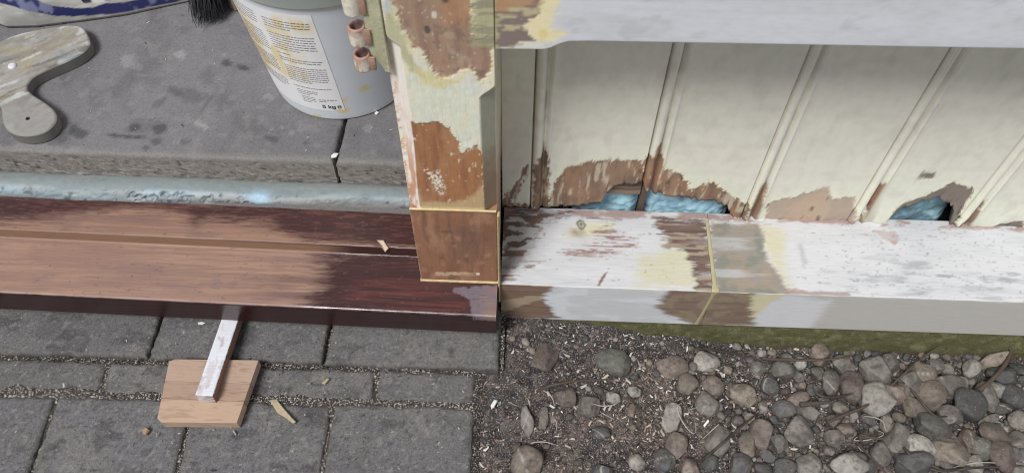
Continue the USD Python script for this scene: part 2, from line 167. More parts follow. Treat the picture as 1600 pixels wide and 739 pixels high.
def amesh(name, V, F, alb, rgh, mat, parent=None, normals=None, smooth=True):
    """a mesh with its own base colour and roughness at each vertex"""
    V = np.asarray(V, float)-origin(parent); F = np.asarray(F, np.int32)
    if F.shape[1] == 4: F = np.vstack([F[:, [0, 1, 2]], F[:, [0, 2, 3]]])
    m = UsdGeom.Mesh.Define(stage, pathof(name, parent))
    m.CreatePointsAttr(Vt.Vec3fArray.FromNumpy(V.astype(np.float32))); m.CreateFaceVertexCountsAttr(Vt.IntArray.FromNumpy(np.full(len(F), 3, np.int32)))
    m.CreateFaceVertexIndicesAttr(Vt.IntArray.FromNumpy(F.ravel())); m.CreateSubdivisionSchemeAttr('none')
    if smooth:
        n = np.zeros_like(V); fn = np.cross(V[F[:, 1]]-V[F[:, 0]], V[F[:, 2]]-V[F[:, 0]])
        for k in range(3): np.add.at(n, F[:, k], fn)
        n /= np.maximum(np.linalg.norm(n, axis=1, keepdims=True), 1e-20)
        m.CreateNormalsAttr(Vt.Vec3fArray.FromNumpy(n.astype(np.float32))); m.SetNormalsInterpolation('vertex')
    pv = UsdGeom.PrimvarsAPI(m)
    alb = np.broadcast_to(np.asarray(alb, float), (len(V), 3)); rgh = np.broadcast_to(np.asarray(rgh, float), (len(V),))
    pv.CreatePrimvar('alb', T.Color3fArray, 'vertex').Set(Vt.Vec3fArray.FromNumpy(np.clip(alb, .004, .9).astype(np.float32)))
    pv.CreatePrimvar('rgh', T.FloatArray, 'vertex').Set(Vt.FloatArray.FromNumpy(rgh.astype(np.float32)))
    UsdShade.MaterialBindingAPI.Apply(m.GetPrim()).Bind(mat); return m
def look(name, scale=(400, 400, 400), amt=.14, bump=.0004, bscale=None, spec=.5, coat=0.0, det=5.0, rough_amt=.0, specks=None):
    """painted or worn surface: vertex base colour, fine grain from noise on the place itself, fine relief"""
    n = {'a': ('attribute', {'attribute': 'alb'}), 'r': ('attribute', {'attribute': 'rgh'}), 'tc': ('texture_coordinate', {}),
         'mp': ('mapping', {'scale': scale}), 'nz': ('noise_texture', {'scale': 1.0, 'detail': det, 'roughness': .62}),
         'rp': ('rgb_ramp', {'ramp': [(.28, (1-amt*1.5,)*3), (.5, (1, 1, 1)), (.74, (1+amt,)*3)]}), 'mu': ('mix', {'mix_type': 'multiply', 'fac': 1.0}),
         'mp2': ('mapping', {'scale': bscale or scale}), 'nb': ('noise_texture', {'scale': 1.0, 'detail': 6.0, 'roughness': .6}),
         'bp': ('bump', {'strength': 1.0, 'distance': bump}), 'p': ('principled_bsdf', {'specular_ior_level': spec, 'coat_weight': coat, 'coat_roughness': .12})}
    l = [('tc.object', 'mp.vector'), ('mp.vector', 'nz.vector'), ('nz.fac', 'rp.fac'), ('a.color', 'mu.color1'), ('rp.color', 'mu.color2'),
         ('tc.object', 'mp2.vector'), ('mp2.vector', 'nb.vector'), ('nb.fac', 'bp.height'), ('bp.normal', 'p.normal'), ('r.fac', 'p.roughness')]
    last = 'mu.color'
    if specks:
        for k, (sc, lo, hi, col) in enumerate(specks):        # small grains of another colour
            n[f's{k}'] = ('noise_texture', {'scale': sc, 'detail': 2.0, 'roughness': .5}); n[f't{k}'] = ('map_range', {'from_min': lo, 'from_max': hi, 'clamp': True})
            n[f'x{k}'] = ('mix', {'color2': col}); l += [('tc.object', f's{k}.vector'), (f's{k}.fac', f't{k}.value'), (f't{k}.result', f'x{k}.fac'), (last, f'x{k}.color1')]; last = f'x{k}.color'
    l.append((last, 'p.base_color'))
    return usdkit.material(stage, '/World/Looks/'+name, n, l, surface='p.BSDF')
def cap(sec):
    P = np.asarray(sec); c = P.mean(0); q = P-c; _, _, vt = np.linalg.svd(q, full_matrices=False); uv = q@vt[:2].T
    v2, f = trimesh.creation.triangulate_polygon(Polygon(uv), engine='earcut') if Polygon(uv).is_valid else (None, None)
    if v2 is None or len(v2) != len(P): f = np.array([[0, i, i+1] for i in range(1, len(P)-1)]); return P, f
    d = np.linalg.norm(v2[:, None]-uv[None], axis=2).argmin(1); return P, d[f]
def loft(secs, caps=True):
    """closed sections (M,3) -> V, F, and the count of side vertices; end caps have vertices of their own"""
    S = np.asarray(secs, float); n, m, _ = S.shape; V = S.reshape(-1, 3)
    i, j = np.meshgrid(np.arange(n-1), np.arange(m), indexing='ij'); a = i*m+j; b = i*m+(j+1) % m
    F = np.vstack([np.stack([a, b, b+m], -1).reshape(-1, 3), np.stack([a, b+m, a+m], -1).reshape(-1, 3)])
    tm = V[F]; vol = np.einsum('ij,ij->i', tm[:, 0]-V.mean(0), np.cross(tm[:, 1]-V.mean(0), tm[:, 2]-V.mean(0))).sum()
    if vol < 0: F = F[:, ::-1]
    if caps:
        for k, s in ((0, S[0]), (n-1, S[-1])):
            P, f = cap(s); out = S[0].mean(0)-S[-1].mean(0) if k == 0 else S[-1].mean(0)-S[0].mean(0)
            nn = np.cross(P[f[:, 1]]-P[f[:, 0]], P[f[:, 2]]-P[f[:, 0]])@out; f = np.where((nn < 0)[:, None], f[:, ::-1], f)
            F = np.vstack([F, f+len(V)]); V = np.vstack([V, P])
    return V, F
def dense(pts, step, corner=.0008, closed=True):
    """outline resampled at 'step' with close pairs of points at each corner, so that corners shade as small roundings"""
    P = np.asarray(pts, float); out = []; n = len(P)
    st = np.broadcast_to(step, (n,))
    for k in range(n if closed else n-1):
        a, b = P[k], P[(k+1) % n]; L = np.linalg.norm(b-a); c = min(corner, L*.3)
        m = max(1, int(round((L-2*c)/st[k]))); out += [a+(b-a)*t for t in np.r_[c/L+(1-2*c/L)*np.arange(m+1)/m]]
    return np.array(out)
def tube(pts, rad, n=7, seed=0, jit=0.0, sub=4):
    P = np.asarray(pts, float)
    if len(P) > 2 and sub > 1:
        t = np.arange(len(P)); tt = np.linspace(0, len(P)-1, (len(P)-1)*sub+1)
        from scipy.interpolate import CubicSpline
        P = CubicSpline(t, P)(tt)
    k = len(P); r = np.interp(np.linspace(0, 1, k), np.linspace(0, 1, len(np.atleast_1d(rad))), np.atleast_1d(rad)); g = np.random.default_rng(seed); secs = []
    for i in range(k):
        d = P[min(i+1, k-1)]-P[max(i-1, 0)]; d /= max(np.linalg.norm(d), 1e-9); u = np.cross(d, [0.13, .2, 1]); u /= np.linalg.norm(u); w = np.cross(d, u)
        a = np.arange(n)/n*2*np.pi; rr = r[i]*(1+jit*(g.random(n)-.5)); secs.append(P[i]+(np.cos(a)*rr)[:, None]*u+(np.sin(a)*rr)[:, None]*w)
    return loft(secs)
def rbox(sx, sy, sz, r=.0015):
    """box with rounded edges, base centre at the origin"""
    import manifold3d as m3
    s = m3.Manifold.sphere(r, 12); a, b = sx/2-r, sy/2-r
    return trimesh.Trimesh(*(lambda q: (q.vert_properties[:, :3], q.tri_verts))(m3.Manifold.batch_hull([s.translate((x, y, z)) for x in (-a, a) for y in (-b, b) for z in (r, sz-r)]).to_mesh()), process=False)
def quad_slab(corners, ztop, depth, step, er=.004, wob=.002, rough=.0008, seed=0, freq=60, side=None, lower_wob=0, tilt=(0, 0)):
    """a stone from four corners: worn rounded edges, uneven top, sides going down. Returns V, F, edge distance, is_side"""
    c = np.asarray(corners, float); lx = max(np.linalg.norm(c[1]-c[0]), np.linalg.norm(c[2]-c[3])); ly = max(np.linalg.norm(c[3]-c[0]), np.linalg.norm(c[2]-c[1]))
    def axis(L):
        n = max(4, int(L/step)); t = np.linspace(0, 1, n+1); e = er/L; return np.unique(np.r_[0, e*.12, e*.35, e*.7, e, t[(t > e*1.3) & (t < 1-e*1.3)], 1-e, 1-e*.7, 1-e*.35, 1-e*.12, 1])
    U, W = np.meshgrid(axis(lx), axis(ly), indexing='ij'); nu, nw = U.shape
    xy = ((1-U)*(1-W))[..., None]*c[0]+(U*(1-W))[..., None]*c[1]+(U*W)[..., None]*c[2]+((1-U)*W)[..., None]*c[3]
    d = np.minimum(np.minimum(U, 1-U)*lx, np.minimum(W, 1-W)*ly)
    f1 = .6*fb(xy[..., 0]*freq*3, xy[..., 1]*freq*3, seed+3, 4, seed+2)+.4*fb(xy[..., 0]*freq, xy[..., 1]*freq, seed, 4, seed); f2 = fb(xy[..., 0]*freq+40, xy[..., 1]*freq, seed, 4, seed+9)
    push = ss(.02, 0, d)[..., None]; xy = xy+push*np.stack([(f1-.5), (f2-.5)], -1)*2*wob
    er2 = er*(.6+.9*fb(xy[..., 0]*25, xy[..., 1]*25, seed, 3, seed+3)); q = np.clip(er2-d, 0, None)
    z = ztop-(er2-np.sqrt(np.maximum(er2**2-q**2, 0)))+(fb(xy[..., 0]*250, xy[..., 1]*250, seed, 4, seed+5)-.5)*2*rough+(fb(xy[..., 0]*14, xy[..., 1]*14, seed, 3, seed+6)-.5)*3*rough
    z = z+tilt[0]*(U-.5)+tilt[1]*(W-.5)
    V = np.dstack([xy, z]).reshape(-1, 3); i, j = np.meshgrid(np.arange(nu-1), np.arange(nw-1), indexing='ij'); a = (i*nw+j).ravel()
    F = np.vstack([np.stack([a, a+nw, a+nw+1], 1), np.stack([a, a+nw+1, a+1], 1)])
    ring = np.r_[np.arange(nu)*nw, (nu-1)*nw+np.arange(1, nw), (np.arange(nu-2, -1, -1))*nw+nw-1, np.arange(nw-2, 0, -1)]
    ks = max(1, int(depth/(side or depth))); n = len(ring); base = V[ring]; cen = base.mean(0); prev = ring; sidemask = np.zeros(len(V), bool); dd = d.ravel()
    for k in range(1, ks+1):
        P = base.copy(); t = k/ks; P[:, 2] = base[:, 2]*(1-t)+(ztop-depth)*t
        if side:
            nz_ = fb(P[:, 0]*160, P[:, 1]*160, P[:, 2]*420, 5, seed+11)-.5; o = P[:, :2]-cen[:2]; o = np.sign(o)*(np.abs(o) > np.array([lx, ly])/2*.9)
            P[:, :2] += o*(nz_*.0022*(1+lower_wob*t))[:, None]
        idx = np.arange(n)+len(V); V = np.vstack([V, P]); sidemask = np.r_[sidemask, np.ones(n, bool)]; dd = np.r_[dd, np.zeros(n)]
        nx = np.roll(np.arange(n), -1); F = np.vstack([F, np.stack([prev, idx, idx[nx]], 1), np.stack([prev, idx[nx], prev[nx]], 1)]); prev = idx
    F = np.vstack([F, np.stack([np.full(n, len(V)), prev[np.roll(np.arange(n), -1)], prev], 1)]); V = np.vstack([V, [[*cen[:2], ztop-depth]]]); sidemask = np.r_[sidemask, True]; dd = np.r_[dd, 0]
    return V, F, dd, sidemask

# ---------------- looks
L_paint = look('worn_paint', (60, 160, 160), .05, .00006, (120, 500, 500))
L_panel = look('panel_paint', (70, 70, 40), .05, .00008, (300, 300, 90))
L_wood_x = look('worn_wood_along', (40, 500, 500), .07, .00014, (50, 900, 900))
L_wood_z = look('worn_wood_upright', (420, 420, 60), .08, .00012, (700, 700, 80))
L_sill = look('varnished_wood', (25, 600, 600), .12, .00022, (30, 900, 900), .5)
L_conc = look('concrete', (260, 260, 260), .14, .0008, (700, 700, 700), .35, specks=[(560, .69, .75, tuple(H(160, 158, 158))), (380, .70, .75, (.04, .04, .042))])
L_brick = look('concrete_brick', (260, 260, 260), .24, .0018, (520, 520, 520), .35, specks=[(520, .665, .72, tuple(H(150, 146, 142))), (170, .70, .74, tuple(H(150, 146, 140))), (300, .67, .72, (.04, .038, .038))])
L_sand = look('joint_sand', (500, 500, 500), .5, .002, (500, 500, 500), .3, specks=[(450, .56, .6, tuple(H(190, 180, 168)))])
L_soil = look('soil', (420, 420, 420), .45, .0022, (500, 500, 500), .3, specks=[(600, .60, .64, tuple(H(170, 160, 152)))])
L_stone = look('pebble_stone', (190, 190, 190), .26, .0011, (420, 420, 420), .4, specks=[(420, .67, .73, tuple(H(150, 146, 140)))])
L_moss = look('moss', (600, 600, 600), .4, .002, (500, 500, 500), .2)
L_foam = look('foam', (120, 120, 120), .08, .0004, (220, 220, 220), .6)
L_plain = look('plain', (120, 120, 120), .05, .0002, (300, 300, 300))
L_plastic = look('plastic', (30, 30, 30), .03, .0001, (60, 60, 60), .5)
L_chip = look('chips', (300, 300, 300), .12, .0002, (300, 300, 300), .3)
L_metal = look('painted_metal', (250, 250, 250), .15, .0005, (350, 350, 350), .5)
BROWN = V_(128, 98, 78); 

# ---------------- the setting: ground, soil bed, paving, landing
def soil_z(x):
    t = np.clip(np.asarray(x)/.5, 0, 1); return -.015-.055*t*t*(3-2*t)
g = amesh('ground', [(-15, -15, -.16), (15, -15, -.16), (15, 15, -.16), (-15, 15, -.16)], [(0, 1, 2), (0, 2, 3)], H(95, 88, 82), .95, L_soil); tag(g, kind='structure')
xs, ys = np.r_[np.arange(-.045, .95, .0028), np.arange(.95, 1.6, .012)], np.r_[np.arange(-.9, -.45, .012), np.arange(-.45, .05, .0028)]; X, Y = np.meshgrid(xs, ys, indexing='ij')
Z = soil_z(X)+(fb(X*22, Y*22, 0, 4, 3)-.5)*.016+(fb(X*150, Y*150, 0, 4, 5)-.5)*.008-.004
Z += -.03*ss(.03, -.03, X+.0)*0
nu, nw = X.shape; i, j = np.meshgrid(np.arange(nu-1), np.arange(nw-1), indexing='ij'); a = (i*nw+j).ravel()
P = np.stack([X, Y, Z], -1).reshape(-1, 3); alb = np.tile(H(70, 67, 67), (len(P), 1))
mulch = ss(.46, .62, fb(P[:, 0]*11, P[:, 1]*11, 0, 4, 8)+.28*np.exp(-((P[:, 0]-.22)/.13)**2-((P[:, 1]+.13)/.09)**2))
lay(alb, mulch, H(112, 99, 90), .6); lay(alb, ss(.48, .64, fb(P[:, 0]*60, P[:, 1]*60, 0, 4, 14)), H(48, 46, 48), .7); lay(alb, ss(.6, .7, fb(P[:, 0]*180, P[:, 1]*180, 0, 4, 24)), H(120, 112, 108), .6)
lay(alb, ss(.1, .45, P[:, 0])*ss(-.3, -.05, P[:, 1])*.6, H(70, 66, 64))
s = amesh('soil', P, np.vstack([np.stack([a, a+nw, a+nw+1], 1), np.stack([a, a+nw+1, a+1], 1)]), alb, .95, L_soil); tag(s, kind='structure')

pave = UsdGeom.Xform.Define(stage, numbered('/World/pavement')); tag(pave, kind='structure')
xs, ys = np.arange(-1.25, .012, .005), np.arange(-.8, .12, .004); X, Y = np.meshgrid(xs, ys, indexing='ij')
Z = -.0070+(fb(X*40, Y*40, 0, 4, 31)-.5)*.008+.004*ss(.02, 0, np.abs(Y+.150)) - .03*ss(-.035, .0, X)*ss(-.085, -.1, Y); nu, nw = X.shape; i, j = np.meshgrid(np.arange(nu-1), np.arange(nw-1), indexing='ij'); a = (i*nw+j).ravel()
amesh('joint_sand', np.stack([X, Y, Z], -1).reshape(-1, 3), np.vstack([np.stack([a, a+nw, a+nw+1], 1), np.stack([a, a+nw+1, a+1], 1)]), H(68, 64, 61), .95, L_sand, pave)
def stone(name, c, ztop, seed, tone=(113, 111, 111), **k):
    V, F, d, sd2 = quad_slab(c, ztop, .06, .0032, seed=seed, rough=.0013, **k); alb = np.tile(H(*tone)*(1+.14*(rnd.random()-.5)), (len(V), 1))
    n = fb(V[:, 0]*18, V[:, 1]*18, seed, 4, 2); lay(alb, ss(.5, .75, n), H(126, 121, 116), .5); lay(alb, ss(.5, .75, fb(V[:, 0]*35, V[:, 1]*35, seed, 5, 6)), H(92, 90, 91), .55); lay(alb, ss(.64, .74, fb(V[:, 0]*160, V[:, 1]*160, seed, 4, 26)), H(74, 72, 72), .6); lay(alb, ss(.64, .74, fb(V[:, 0]*200, V[:, 1]*200, seed, 4, 36)), H(146, 142, 136), .55); lay(alb, ss(.66, .74, fb(V[:, 0]*30, V[:, 1]*45, seed+9, 5, 46)), H(62, 60, 62), .5)
    e = ss(.012, .001, d)*(.4+.9*fb(V[:, 0]*60, V[:, 1]*60, 0, 3, 4)); lay(alb, np.clip(e, 0, 1), H(98, 92, 88), .55)
    lay(alb, sd2*1.0, H(78, 73, 69), .7)
    return amesh(name, V, F, alb, .9, L_brick, pave)
# kerb row under the sill (25 cm stones), the narrow row, then the square pavers
xk = [-1.262, -1.01, -.757, -.5035, -.2495, .005]
for k in range(5): stone('brick', [(xk[k]+.002, -.0955+.002*rnd.random()), (xk[k+1]-.002, -.0955+.002*rnd.random()), (xk[k+1]+.004-(.006 if k == 4 else 0), .06), (xk[k]+.008, .06)], .0035+.001*rnd.random(), 40+k, er=.006, wob=.0035)
xk = [-1.15, -.955, -.757, -.560, -.366, -.1705, -.0275]
for k in range(6): stone('brick', [(xk[k]+.0025, -.1535+.0075*k/6), (xk[k+1]-.0025, -.1525+.0075*(k+1)/6), (xk[k+1]-.003, -.1020+.001*k), (xk[k]+.002, -.1020+.001*k)], -.003-.0015*rnd.random(), 60+k, (111, 108, 107), er=.007, wob=.0035)
for r in range(3):
    xk = np.array([-1.225, -1.02, -.815, -.6165, -.4215, -.2265, -.0255])+(.09 if r == 1 else 0)
    for k in range(6):
        y1 = -.1625+.0022*k-.205*r; x0, x1 = xk[k], min(xk[k+1], -.0255)
        stone('paving_slab', [(x0+.0020, y1-.202), (x1-.0020, y1-.200), (x1-.0025, y1+.001*(k % 2)), (x0+.002, y1)], -.001-.002*rnd.random(), 80+k+10*r, (110, 108, 109), er=.006, wob=.003, tilt=(.001*(rnd.random()-.5), .001))

land = UsdGeom.Xform.Define(stage, numbered('/World/landing')); tag(land, kind='structure')
def landing(c, seed, ztop=.17):
    V, F, d, sd2 = quad_slab(c, ztop, .062, .0035, er=.006, wob=.0016, rough=.0005, seed=seed, side=.0025, lower_wob=2.2)
    alb = np.tile(H(114, 111, 113), (len(V), 1)); lay(alb, ss(.4, .7, fb(V[:, 0]*9, V[:, 1]*9, 0, 5, 3)), H(126, 122, 124), .8); lay(alb, ss(.5, .78, fb(V[:, 0]*26, V[:, 1]*20, 0, 5, 5)), H(98, 95, 97), .6)
    lay(alb, ss(.6, .72, fb(V[:, 0]*70, V[:, 1]*70, 0, 3, 12)), H(135, 130, 130), .5)
    rgh = np.full(len(V), .88); top = ~sd2
    for st, x, y, rx, ry, an in D['slabst']:
        q = (V[:, :2]*1000-np.array([x, y])); rx, ry = rx*.85, ry*1.05; ca, sa = math.cos(-an), math.sin(-an)
        u, w = (q[:, 0]*ca+q[:, 1]*-sa*-1)/rx, (-q[:, 0]*sa*-1*-1+q[:, 1]*ca)/ry
        m = ss(1.15, .55, np.hypot(u, w)+(1.2 if st > 0 else 2.2)*(fb(V[:, 0]*150, V[:, 1]*150, 0, 5, 17)-.5))*top
        lay(alb, m, H(70, 69, 73) if st > 0 else H(160, 157, 156), abs(st)*(.8 if st > 0 else .6)); rgh -= .25*m*(st > 0)
    lay(alb, ss(.016, .004, V[:, 1]-.1415)*top, H(132, 128, 124), .7)
    h = (V[:, 2]-(ztop-.062))/.062; lay(alb, sd2*1.0, V_(122, 116, 110), .95)
    lay(alb, sd2*ss(.52, .62, fb(V[:, 0]*130, V[:, 2]*130, V[:, 1]*130, 4, 15)), V_(92, 86, 82), .5); lay(alb, sd2*ss(.64, .69, fb(V[:, 0]*260, V[:, 2]*260, V[:, 1]*200, 4, 19)), V_(52, 48, 46), .85); lay(alb, sd2*ss(.60, .68, fb(V[:, 0]*300, V[:, 2]*300, V[:, 1]*300, 3, 29)), V_(150, 144, 138), .5); lay(alb, sd2*ss(.22, .0, h+.5*(fb(V[:, 0]*90, 0, 0, 3, 2)-.5)), V_(76, 70, 66), .6)
    return amesh('slab', V, F, alb, rgh, L_conc, land)
landing([(-1.25, .147), (-.2430, .1415), (-.220, .62), (-1.25, .62)], 21)
landing([(-.2385, .1412), (.1, .1392), (.1, .62), (-.2155, .62)], 22)
landing([(-1.25, .626), (.1, .626), (.1, 1.3), (-1.25, 1.3)], 23)
sub = tag(amesh('landing_bed', *loft([[(x, .150, -.05), (x, .150, .1075), (x, 1.3, .1075), (x, 1.3, -.05)] for x in (-1.25, .1)]), H(90, 86, 82), .95, L_sand, smooth=False), kind='structure')

# ---------------- dark varnished door sill
ds = thing('door_sill', 'long wooden door sill, half bare wood and half dark varnish, along the paving', 'sill', (-.4, 0, .03))
sx0, sy0, sx1, sy1 = D['sfront']; yaw = (sy1-sy0)/(sx1-sx0)
def yoff(x): return (x+.0014)*yaw
prof = dense([(-.0504, .030), (-.0504, .0775), (-.0484, .0795), (.0325, .0955), (.0375, .1085), (.0965, .1085), (.0985, .1065), (.0985, .030)], [.0016, .0012, .0016, .0014, .0016, .0014, .01, .01], .0009)
xs = np.r_[np.arange(-1.25, -.78, .02), np.arange(-.78, -.0014, .0016), -.0014]
V, F = loft([np.stack([np.full(len(prof), x), prof[:, 0]+yoff(x), prof[:, 1]], 1) for x in xs])
y0 = V[:, 1]-yoff(V[:, 0]); low = (y0 > -.0492) & (y0 < .0328); riser = (y0 >= .0328) & (y0 < .0372); upt = y0 >= .0372; frt = y0 <= -.0492
Pm = V[:, :2]*1000; grain = fb(V[:, 0]*9, V[:, 1]*260, V[:, 2]*260, 4, 3); fine = fb(V[:, 0]*40, V[:, 1]*900, V[:, 2]*900, 3, 5)
bare = H(151, 117, 97); dark = H(54, 28, 30); alb = np.tile(bare, (len(V), 1)); lay(alb, ss(.35, .7, grain), H(126, 95, 83), .7); lay(alb, ss(.5, .8, fine), H(160, 127, 110), .4); lay(alb, ss(.5, .75, fb(V[:, 0]*5, V[:, 1]*60, 0, 5, 44)), H(132, 98, 86), .7); lay(alb, ss(.62, .75, fb(V[:, 0]*16, V[:, 1]*40, 2, 5, 54)), H(122, 94, 88), .5)
rgh = np.full(len(V), .62); gl = np.zeros(len(V))
lay(alb, low*patch(Pm, D['dlow']['trans'], 26, .02, .25, 12, 4, 2)*ss(.3, .6, grain), H(104, 72, 64), .75)
md = low*patch(Pm, D['dlow']['dark'], 15, .03, .34, 12, 5, 6); lay(alb, md, dark, .95); gl += md
lay(alb, md*ss(.4, .65, grain)*patch(Pm, D['dlow']['red'], 14, .03, .2, 14), H(104, 54, 48), .75)
lay(alb, md*ss(.55, .8, fine), H(100, 64, 62), .5)
mu_ = upt*patch(Pm, D['dup']['dark'], 13, .02, .4, 8, 5, 9); lay(alb, mu_, H(56, 29, 32), .93); gl += mu_
lay(alb, mu_*ss(.5, .75, fb(V[:, 0]*60, V[:, 1]*500, 0, 3, 6)), H(112, 68, 64), .6)
lay(alb, riser, V_(108, 80, 62), 1.0); rd = riser*ss(-.27, -.2, V[:, 0]); lay(alb, rd, H(50, 26, 27), .95); lay(alb, riser*ss(.03630, .0370, y0)*ss(-.45, -.35, V[:, 0]), H(60, 36, 30), .8)
lay(alb, frt, V_(44, 23, 23)); lay(alb, frt*ss(.45, .7, grain), V_(36, 19, 20), .7); gl += frt+rd*.8
ml = (low | frt)*patch(Pm, D['dlow']['lav'], 2.6, .12, .16, .8, 4, 4)*ss(.066, .072, V[:, 2]+.006*(fb(V[:, 0]*260, 0, 0, 3, 8)-.5)); lay(alb, ml, H(116, 104, 112), .92); lay(alb, ml*ss(.3, .7, fb(V[:, 0]*20, V[:, 1]*90, 0, 3, 1))*ss(-.03, -.01, V[:, 0]), H(140, 112, 98), .8)
em = ss(.0022, .0004, np.abs(V[:, 2]-.0790))*((y0 < -.0470)); lay(alb, em*ss(.2, .6, fb(V[:, 0]*60, 0, 0, 4, 3)), H(160, 138, 140), .3)
em2 = ss(.0018, .0003, np.abs(y0-.0377))*(V[:, 2] > .1065); lay(alb, em2*ss(.3, .7, fb(V[:, 0]*40, 0, 0, 4, 13)), H(150, 124, 116), .3)
for k in ('s1', 's2'): lay(alb, low*patch(Pm, D['dlow'][k], 6, .12, .2, 2.5)*ss(.45, .6, fb(V[:, 0]*70, V[:, 1]*200, 0, 3, 2)), H(116, 92, 92), .5)
lay(alb, (low | upt)*ss(.72, .80, fb(V[:, 0]*150, V[:, 1]*320, 0, 4, 77)), H(100, 76, 74), .6)
rgh = .55-.36*np.clip(gl, 0, 1)+.14*(fine-.5)
amesh('sill_board', V, F, alb, np.clip(rgh, .14, .8), L_sill, ds)

# ---------------- blue-grey sealant bead along the foot of the landing
sb = thing('sealant_bead', 'lumpy pale blue sealant bead between the dark door sill and the concrete landing', 'sealant', (-.5, .12, .105))
xs = np.arange(-1.25, -.03, .0024); secs = []
for x in xs:
    a = np.linspace(0, np.pi, 26); n = fb(x*22+np.cos(a)*.6, a*1.6, 0, 3, 5)-.5; n2 = fb(x*110, a*6, 0, 3, 9)-.5; w = .0225+.001*math.sin(x*9); yc = .1250-yaw*0+yoff(x)*.3
    r = 1+.13*n+.03*n2; pit = ss(.60, .70, fb(x*120, a*5+7, 0, 3, 33))*.22*((a > .25) & (a < .95))*(.25+.75*(-.56 < x < -.36)); r = r-pit
    secs.append(np.vstack([np.stack([np.full(26, x), yc-np.cos(a)*w*r, .1075+np.sin(a)*.0165*r*(1+.12*np.sin(x*23))], 1), [[x, yc+w, .100], [x, yc-w, .100]]]))
V, F = loft(secs); alb = np.tile(H(132, 143, 145), (len(V), 1)); n = fb(V[:, 0]*16, V[:, 1]*90, V[:, 2]*90, 5, 2)
lay(alb, ss(.4, .7, n), H(110, 126, 134), .7); lay(alb, ss(.55, .75, fb(V[:, 0]*30, V[:, 1]*90, 0, 5, 8)), H(136, 138, 136), .5); lay(alb, ss(.116, .126, V[:, 1]), H(134, 141, 140), .75); lay(alb, np.exp(-((V[:, 1]-.113)/.0035)**2)*ss(.4, .6, fb(V[:, 0]*18, 0, 0, 3, 4)), H(164, 184, 196), .6); lay(alb, ss(.118, .108, V[:, 1])*ss(-.55, -.4, V[:, 0]), H(118, 114, 110), .75)
lay(alb, ss(.70, .74, fb(V[:, 0]*120, V[:, 1]*200, 3, 3, 21))*ss(.122, .112, V[:, 1]), H(60, 66, 72), .7); lay(alb, np.exp(-((V[:, 0]+.355)/.016)**2-((V[:, 1]-.112)/.010)**2), H(160, 194, 216), .9)
lay(alb, ss(.125, .14, V[:, 1]), H(140, 148, 144), .5)
amesh('bead', V, F, alb, .42+.2*n+.2*ss(.114, .124, V[:, 1]), L_foam, sb)
mz = tag(amesh('mortar_fillet', *(lambda q: q)(loft([[(x, .094+yoff(x), .100), (x, .0965+yoff(x)+.002*fb(x*60, 0), .1115+.002*fb(x*90, 1)), (x, .112+yoff(x), .112+.002*fb(x*70, 4)), (x, .12, .100)] for x in np.arange(-.52, -.03, .004)])), H(112, 108, 106), .95, L_conc),
      'thin crumbly grey mortar line in front of the blue sealant bead', 'mortar')

# ---------------- door post
post = thing('door_post', 'half stripped wooden door post with peeling cream paint and bare brown base block', 'post', (-.055, .03, .0877))
zs = np.r_[np.arange(.2594, .66, .0016), np.arange(.66, 1.9, .05), 1.9]
secs = []
for z in zs:
    c = ss(.548, .530, z)                              # left chamfer starts with a stop below the hinge
    xi = -.1035+(.0125-.0)*c-.004*ss(.40, .28, z)*c; xo = -.1035-.0065*c; yo = .0012+.0125*c*(1-.25*ss(.42, .28, z))
    r = ss(.485, .462, z)*ss(.20, .23, z); xr, yr = -.0008-.0165*r, .0008+.014*r
    pts = [(xo, .075)]; pts += [(xo, yo+.02), (xo, yo+.001)]
    pts += [(xo+(xi-xo)*t, yo*(1-t)) for t in np.linspace(.02, .98, 12)]
    pts += [(xi+(xr-xi)*t, 0) for t in np.r_[.005, np.linspace(.012, .988, 64), .995]]
    pts += [(xr+(-.0004-xr)*t, yr*t) for t in np.linspace(.03, .98, 12)]
    pts += [(0, yr+.0008), (0, .03), (0, .06), (0, .128), (-.02, .128), (-.06, .1)]
    secs.append([(x, y, z) for x, y in pts])
V, F = loft(secs); Pm = V[:, [0, 2]]*1000; Q = D['post']; alb = np.tile(V_(210, 205, 186), (len(V), 1)); ed = np.zeros(len(V))
def wood_post(V, base=(152, 106, 72), d=(118, 82, 60)):
    g = fb(V[:, 0]*130, V[:, 1]*130, V[:, 2]*9, 4, 3); a = np.tile(V_(*base), (len(V), 1)); lay(a, ss(.4, .68, g), V_(*d), .65); lay(a, ss(.52, .7, fb(V[:, 0]*40, V[:, 2]*16, 0, 4, 8)), V_(164, 126, 98), .4); return a
n1 = fb(Pm[:, 0]*.05, Pm[:, 1]*.05, 0, 4, 2); lay(alb, ss(.5, .7, n1), V_(198, 202, 198), .7)
lay(alb, ss(.5, .8, fb(Pm[:, 0]*.035, Pm[:, 1]*.025, 6, 5, 12)), V_(206, 198, 172), .6)
lay(alb, patch(Pm, Q['paleg'], 12, .06, .06, 7), V_(196, 206, 190), .4); lay(alb, ss(.5, .75, fb(Pm[:, 0]*.07, Pm[:, 1]*.07, 3, 5, 5)), V_(194, 202, 184), .4); lay(alb, ss(.5, .8, fb(Pm[:, 0]*.06, Pm[:, 1]*.04, 13, 5, 15)), V_(212, 202, 168), .5)
lay(alb, patch(Pm, Q['upblue'], 6, .08, .08, 3), V_(172, 180, 184), .9)
wd = wood_post(V); wdu = wood_post(V, (152, 124, 104), (128, 104, 92))
m = patch(Pm, Q['greenL'], 5, .1, .1, 2); lay(alb, m, V_(166, 164, 128), .8)
m = patch(Pm, Q['yel'], 4, .15, .15, 1.5); lay(alb, m, V_(200, 190, 138), .8)
halo(Pm, Q['up'], alb, V_(198, 186, 146), 3, 5, seed=2); halo(Pm, Q['low'], alb, V_(204, 200, 176), 4, 5, seed=5)
